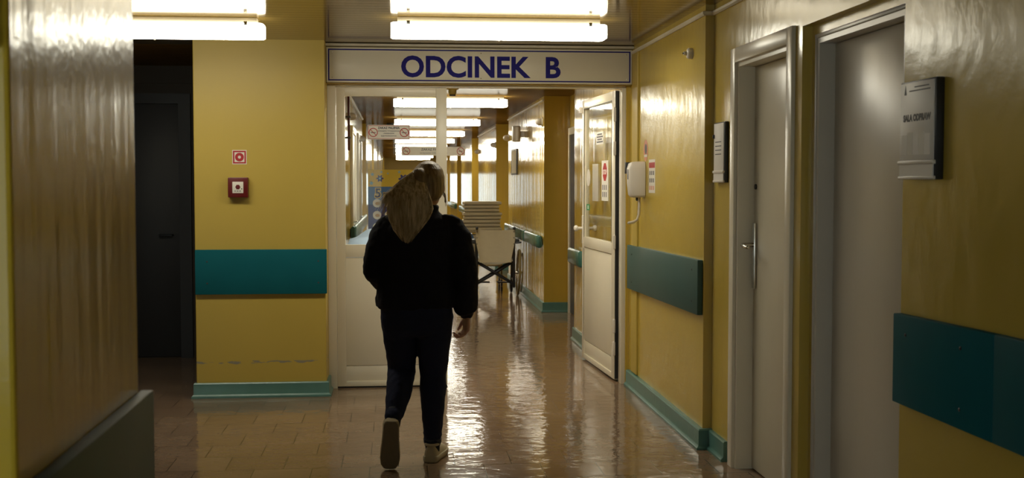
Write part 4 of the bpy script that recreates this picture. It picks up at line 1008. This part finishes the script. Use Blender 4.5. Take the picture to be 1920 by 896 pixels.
# hair: a skull cap and a long ponytail of many locks
Hh = MB()
cap = [(-.088, .045, .040, -.050), (-.07, .066, .062, -.042), (-.04, .080, .082, -.026), (0, .087, .098, -.012), (.04, .087, .102, -.004), (.08, .077, .090, 0), (.108, .052, .064, 0), (.123, .022, .03, 0)]
Hh.rings([ell(hc + Vector((0, dy, dz)), rx, ry, 32) for dz, rx, ry, dy in cap])
Hh.ball(hc + Vector((-.052, -.085, .028)), (.050, .045, .058))
hair = remesh(Hh, 'hair', M_hair, woman, .005, 3)
random.seed(21)
def curve(P, f):
    g = f * (len(P) - 1); i = min(int(g), len(P) - 2); q = g - i; m = len(P)
    p0, p1, p2, p3 = P[max(i - 1, 0)], P[i], P[i + 1], P[min(i + 2, m - 1)]
    return tuple(.5 * (2 * p1[c] + (p2[c] - p0[c]) * q + (2 * p0[c] - 5 * p1[c] + 4 * p2[c] - p3[c]) * q * q + (3 * p1[c] - p0[c] - 3 * p2[c] + p3[c]) * q ** 3) for c in (0, 1))
# outline of the tail as it hangs down the back: (x, z) in metres from the tie, outer and inner edge
TL = [(-.030, .012), (-.078, -.028), (-.130, -.100), (-.156, -.185), (-.132, -.275), (-.085, -.350)]
TR = [(.022, .010), (.030, -.050), (.044, -.110), (.060, -.178), (.028, -.255), (-.055, -.365)]
base = hc + Vector((-.052, -.100, .052))
def tail_pt(u, f, ln, v, k, side=0.0):
    """u across the tail (-1..1), f from the tie (0) to the tip (1)"""
    f2 = f * ln; l_ = curve(TL, f2); r_ = curve(TR, f2); q = (u + 1) / 2
    x_ = base.x + l_[0] * (1 - q) + r_[0] * q + .003 * math.sin(7 * f + k) + side * f ** 1.4
    z_ = base.z + l_[1] * (1 - q) + r_[1] * q + .012 * (1 - u * u) * math.sin(PI * min(1, 3 * f))
    g = min(1, max(0, (f2 - .15) / .35)); g = g * g * (3 - 2 * g)
    y_ = base.y - (.014 + .024 * v) * math.sin(min(1, f * 1.6) * PI * .55) * (1 - .5 * u * u) - .062 * g + .002 * math.sin(9 * f + k * 2)
    return Vector((x_, y_, z_))
PT = MB()
core = []
for f in [i / 14 for i in range(15)]:
    L0 = tail_pt(-.9, f, .93, .0, 0); R0 = tail_pt(.9, f, .93, .0, 0); c0 = (L0 + R0) / 2; hw = max(.008, (R0.x - L0.x) / 2 * (1 if f < .7 else 1 - .6 * (f - .7) / .3)); c0.y -= .004
    core.append(ell(c0, hw, max(.010, .024 * math.sin(min(1, f * 2 + .25) * PI * .5) * (1 - .6 * f)), 24))
PT.rings(core)
def lock(pts, r, n=5):
    m_ = len(pts); PT.tube(pts, [r * (.75 if i == 0 else 1 if i < m_ - 2 else .6 if i == m_ - 2 else .12) for i in range(m_)], n, round_ends=False)
FS = [0, .1, .22, .36, .52, .68, .84, 1.0]
for k in range(620):
    u = max(-1.08, min(1.08, random.gauss(0, .52))); v = random.random(); ln = random.uniform(.78, 1.0)
    lock([tail_pt(u, f, ln, v, k) for f in FS], random.uniform(.0014, .0032))
for k in range(230):      # wisps swinging out to the side
    q = random.random(); u = random.uniform(-1, -.2); ln = random.uniform(.52, .70)
    lock([tail_pt(u, f, ln, random.random() * .6, k, -.085 * q) for f in FS], random.uniform(.0010, .0024))
PT.build('ponytail', M_hairp, woman, smooth=80)
MB().torus(.024, .007, 24, 8, Matrix.Translation(base + Vector((.004, .012, .006))) @ Matrix.Rotation(1.0, 4, 'X')).build('hair_tie', M_black, woman)
# loose strands at the nape and the ear
ST = MB()
for k in range(14):
    a = hc + Vector((.070 + .008 * random.random(), -.03 + .02 * random.random(), -.03 - .03 * random.random()))
    ST.tube([a, a + Vector((.014, 0, -.02)), a + Vector((.012 + .01 * random.random(), .005, -.05 - .02 * random.random()))], [.0012, .001, .0005], 5)
ST.build('loose_strands', M_hair, woman)
MB().tube([hc + Vector((.086, .0, -.052)), hc + Vector((.089, .0, -.072)), hc + Vector((.092, .0, -.094))], [.002, .004, .005], 8).build('earring', M_darkgrey, woman)
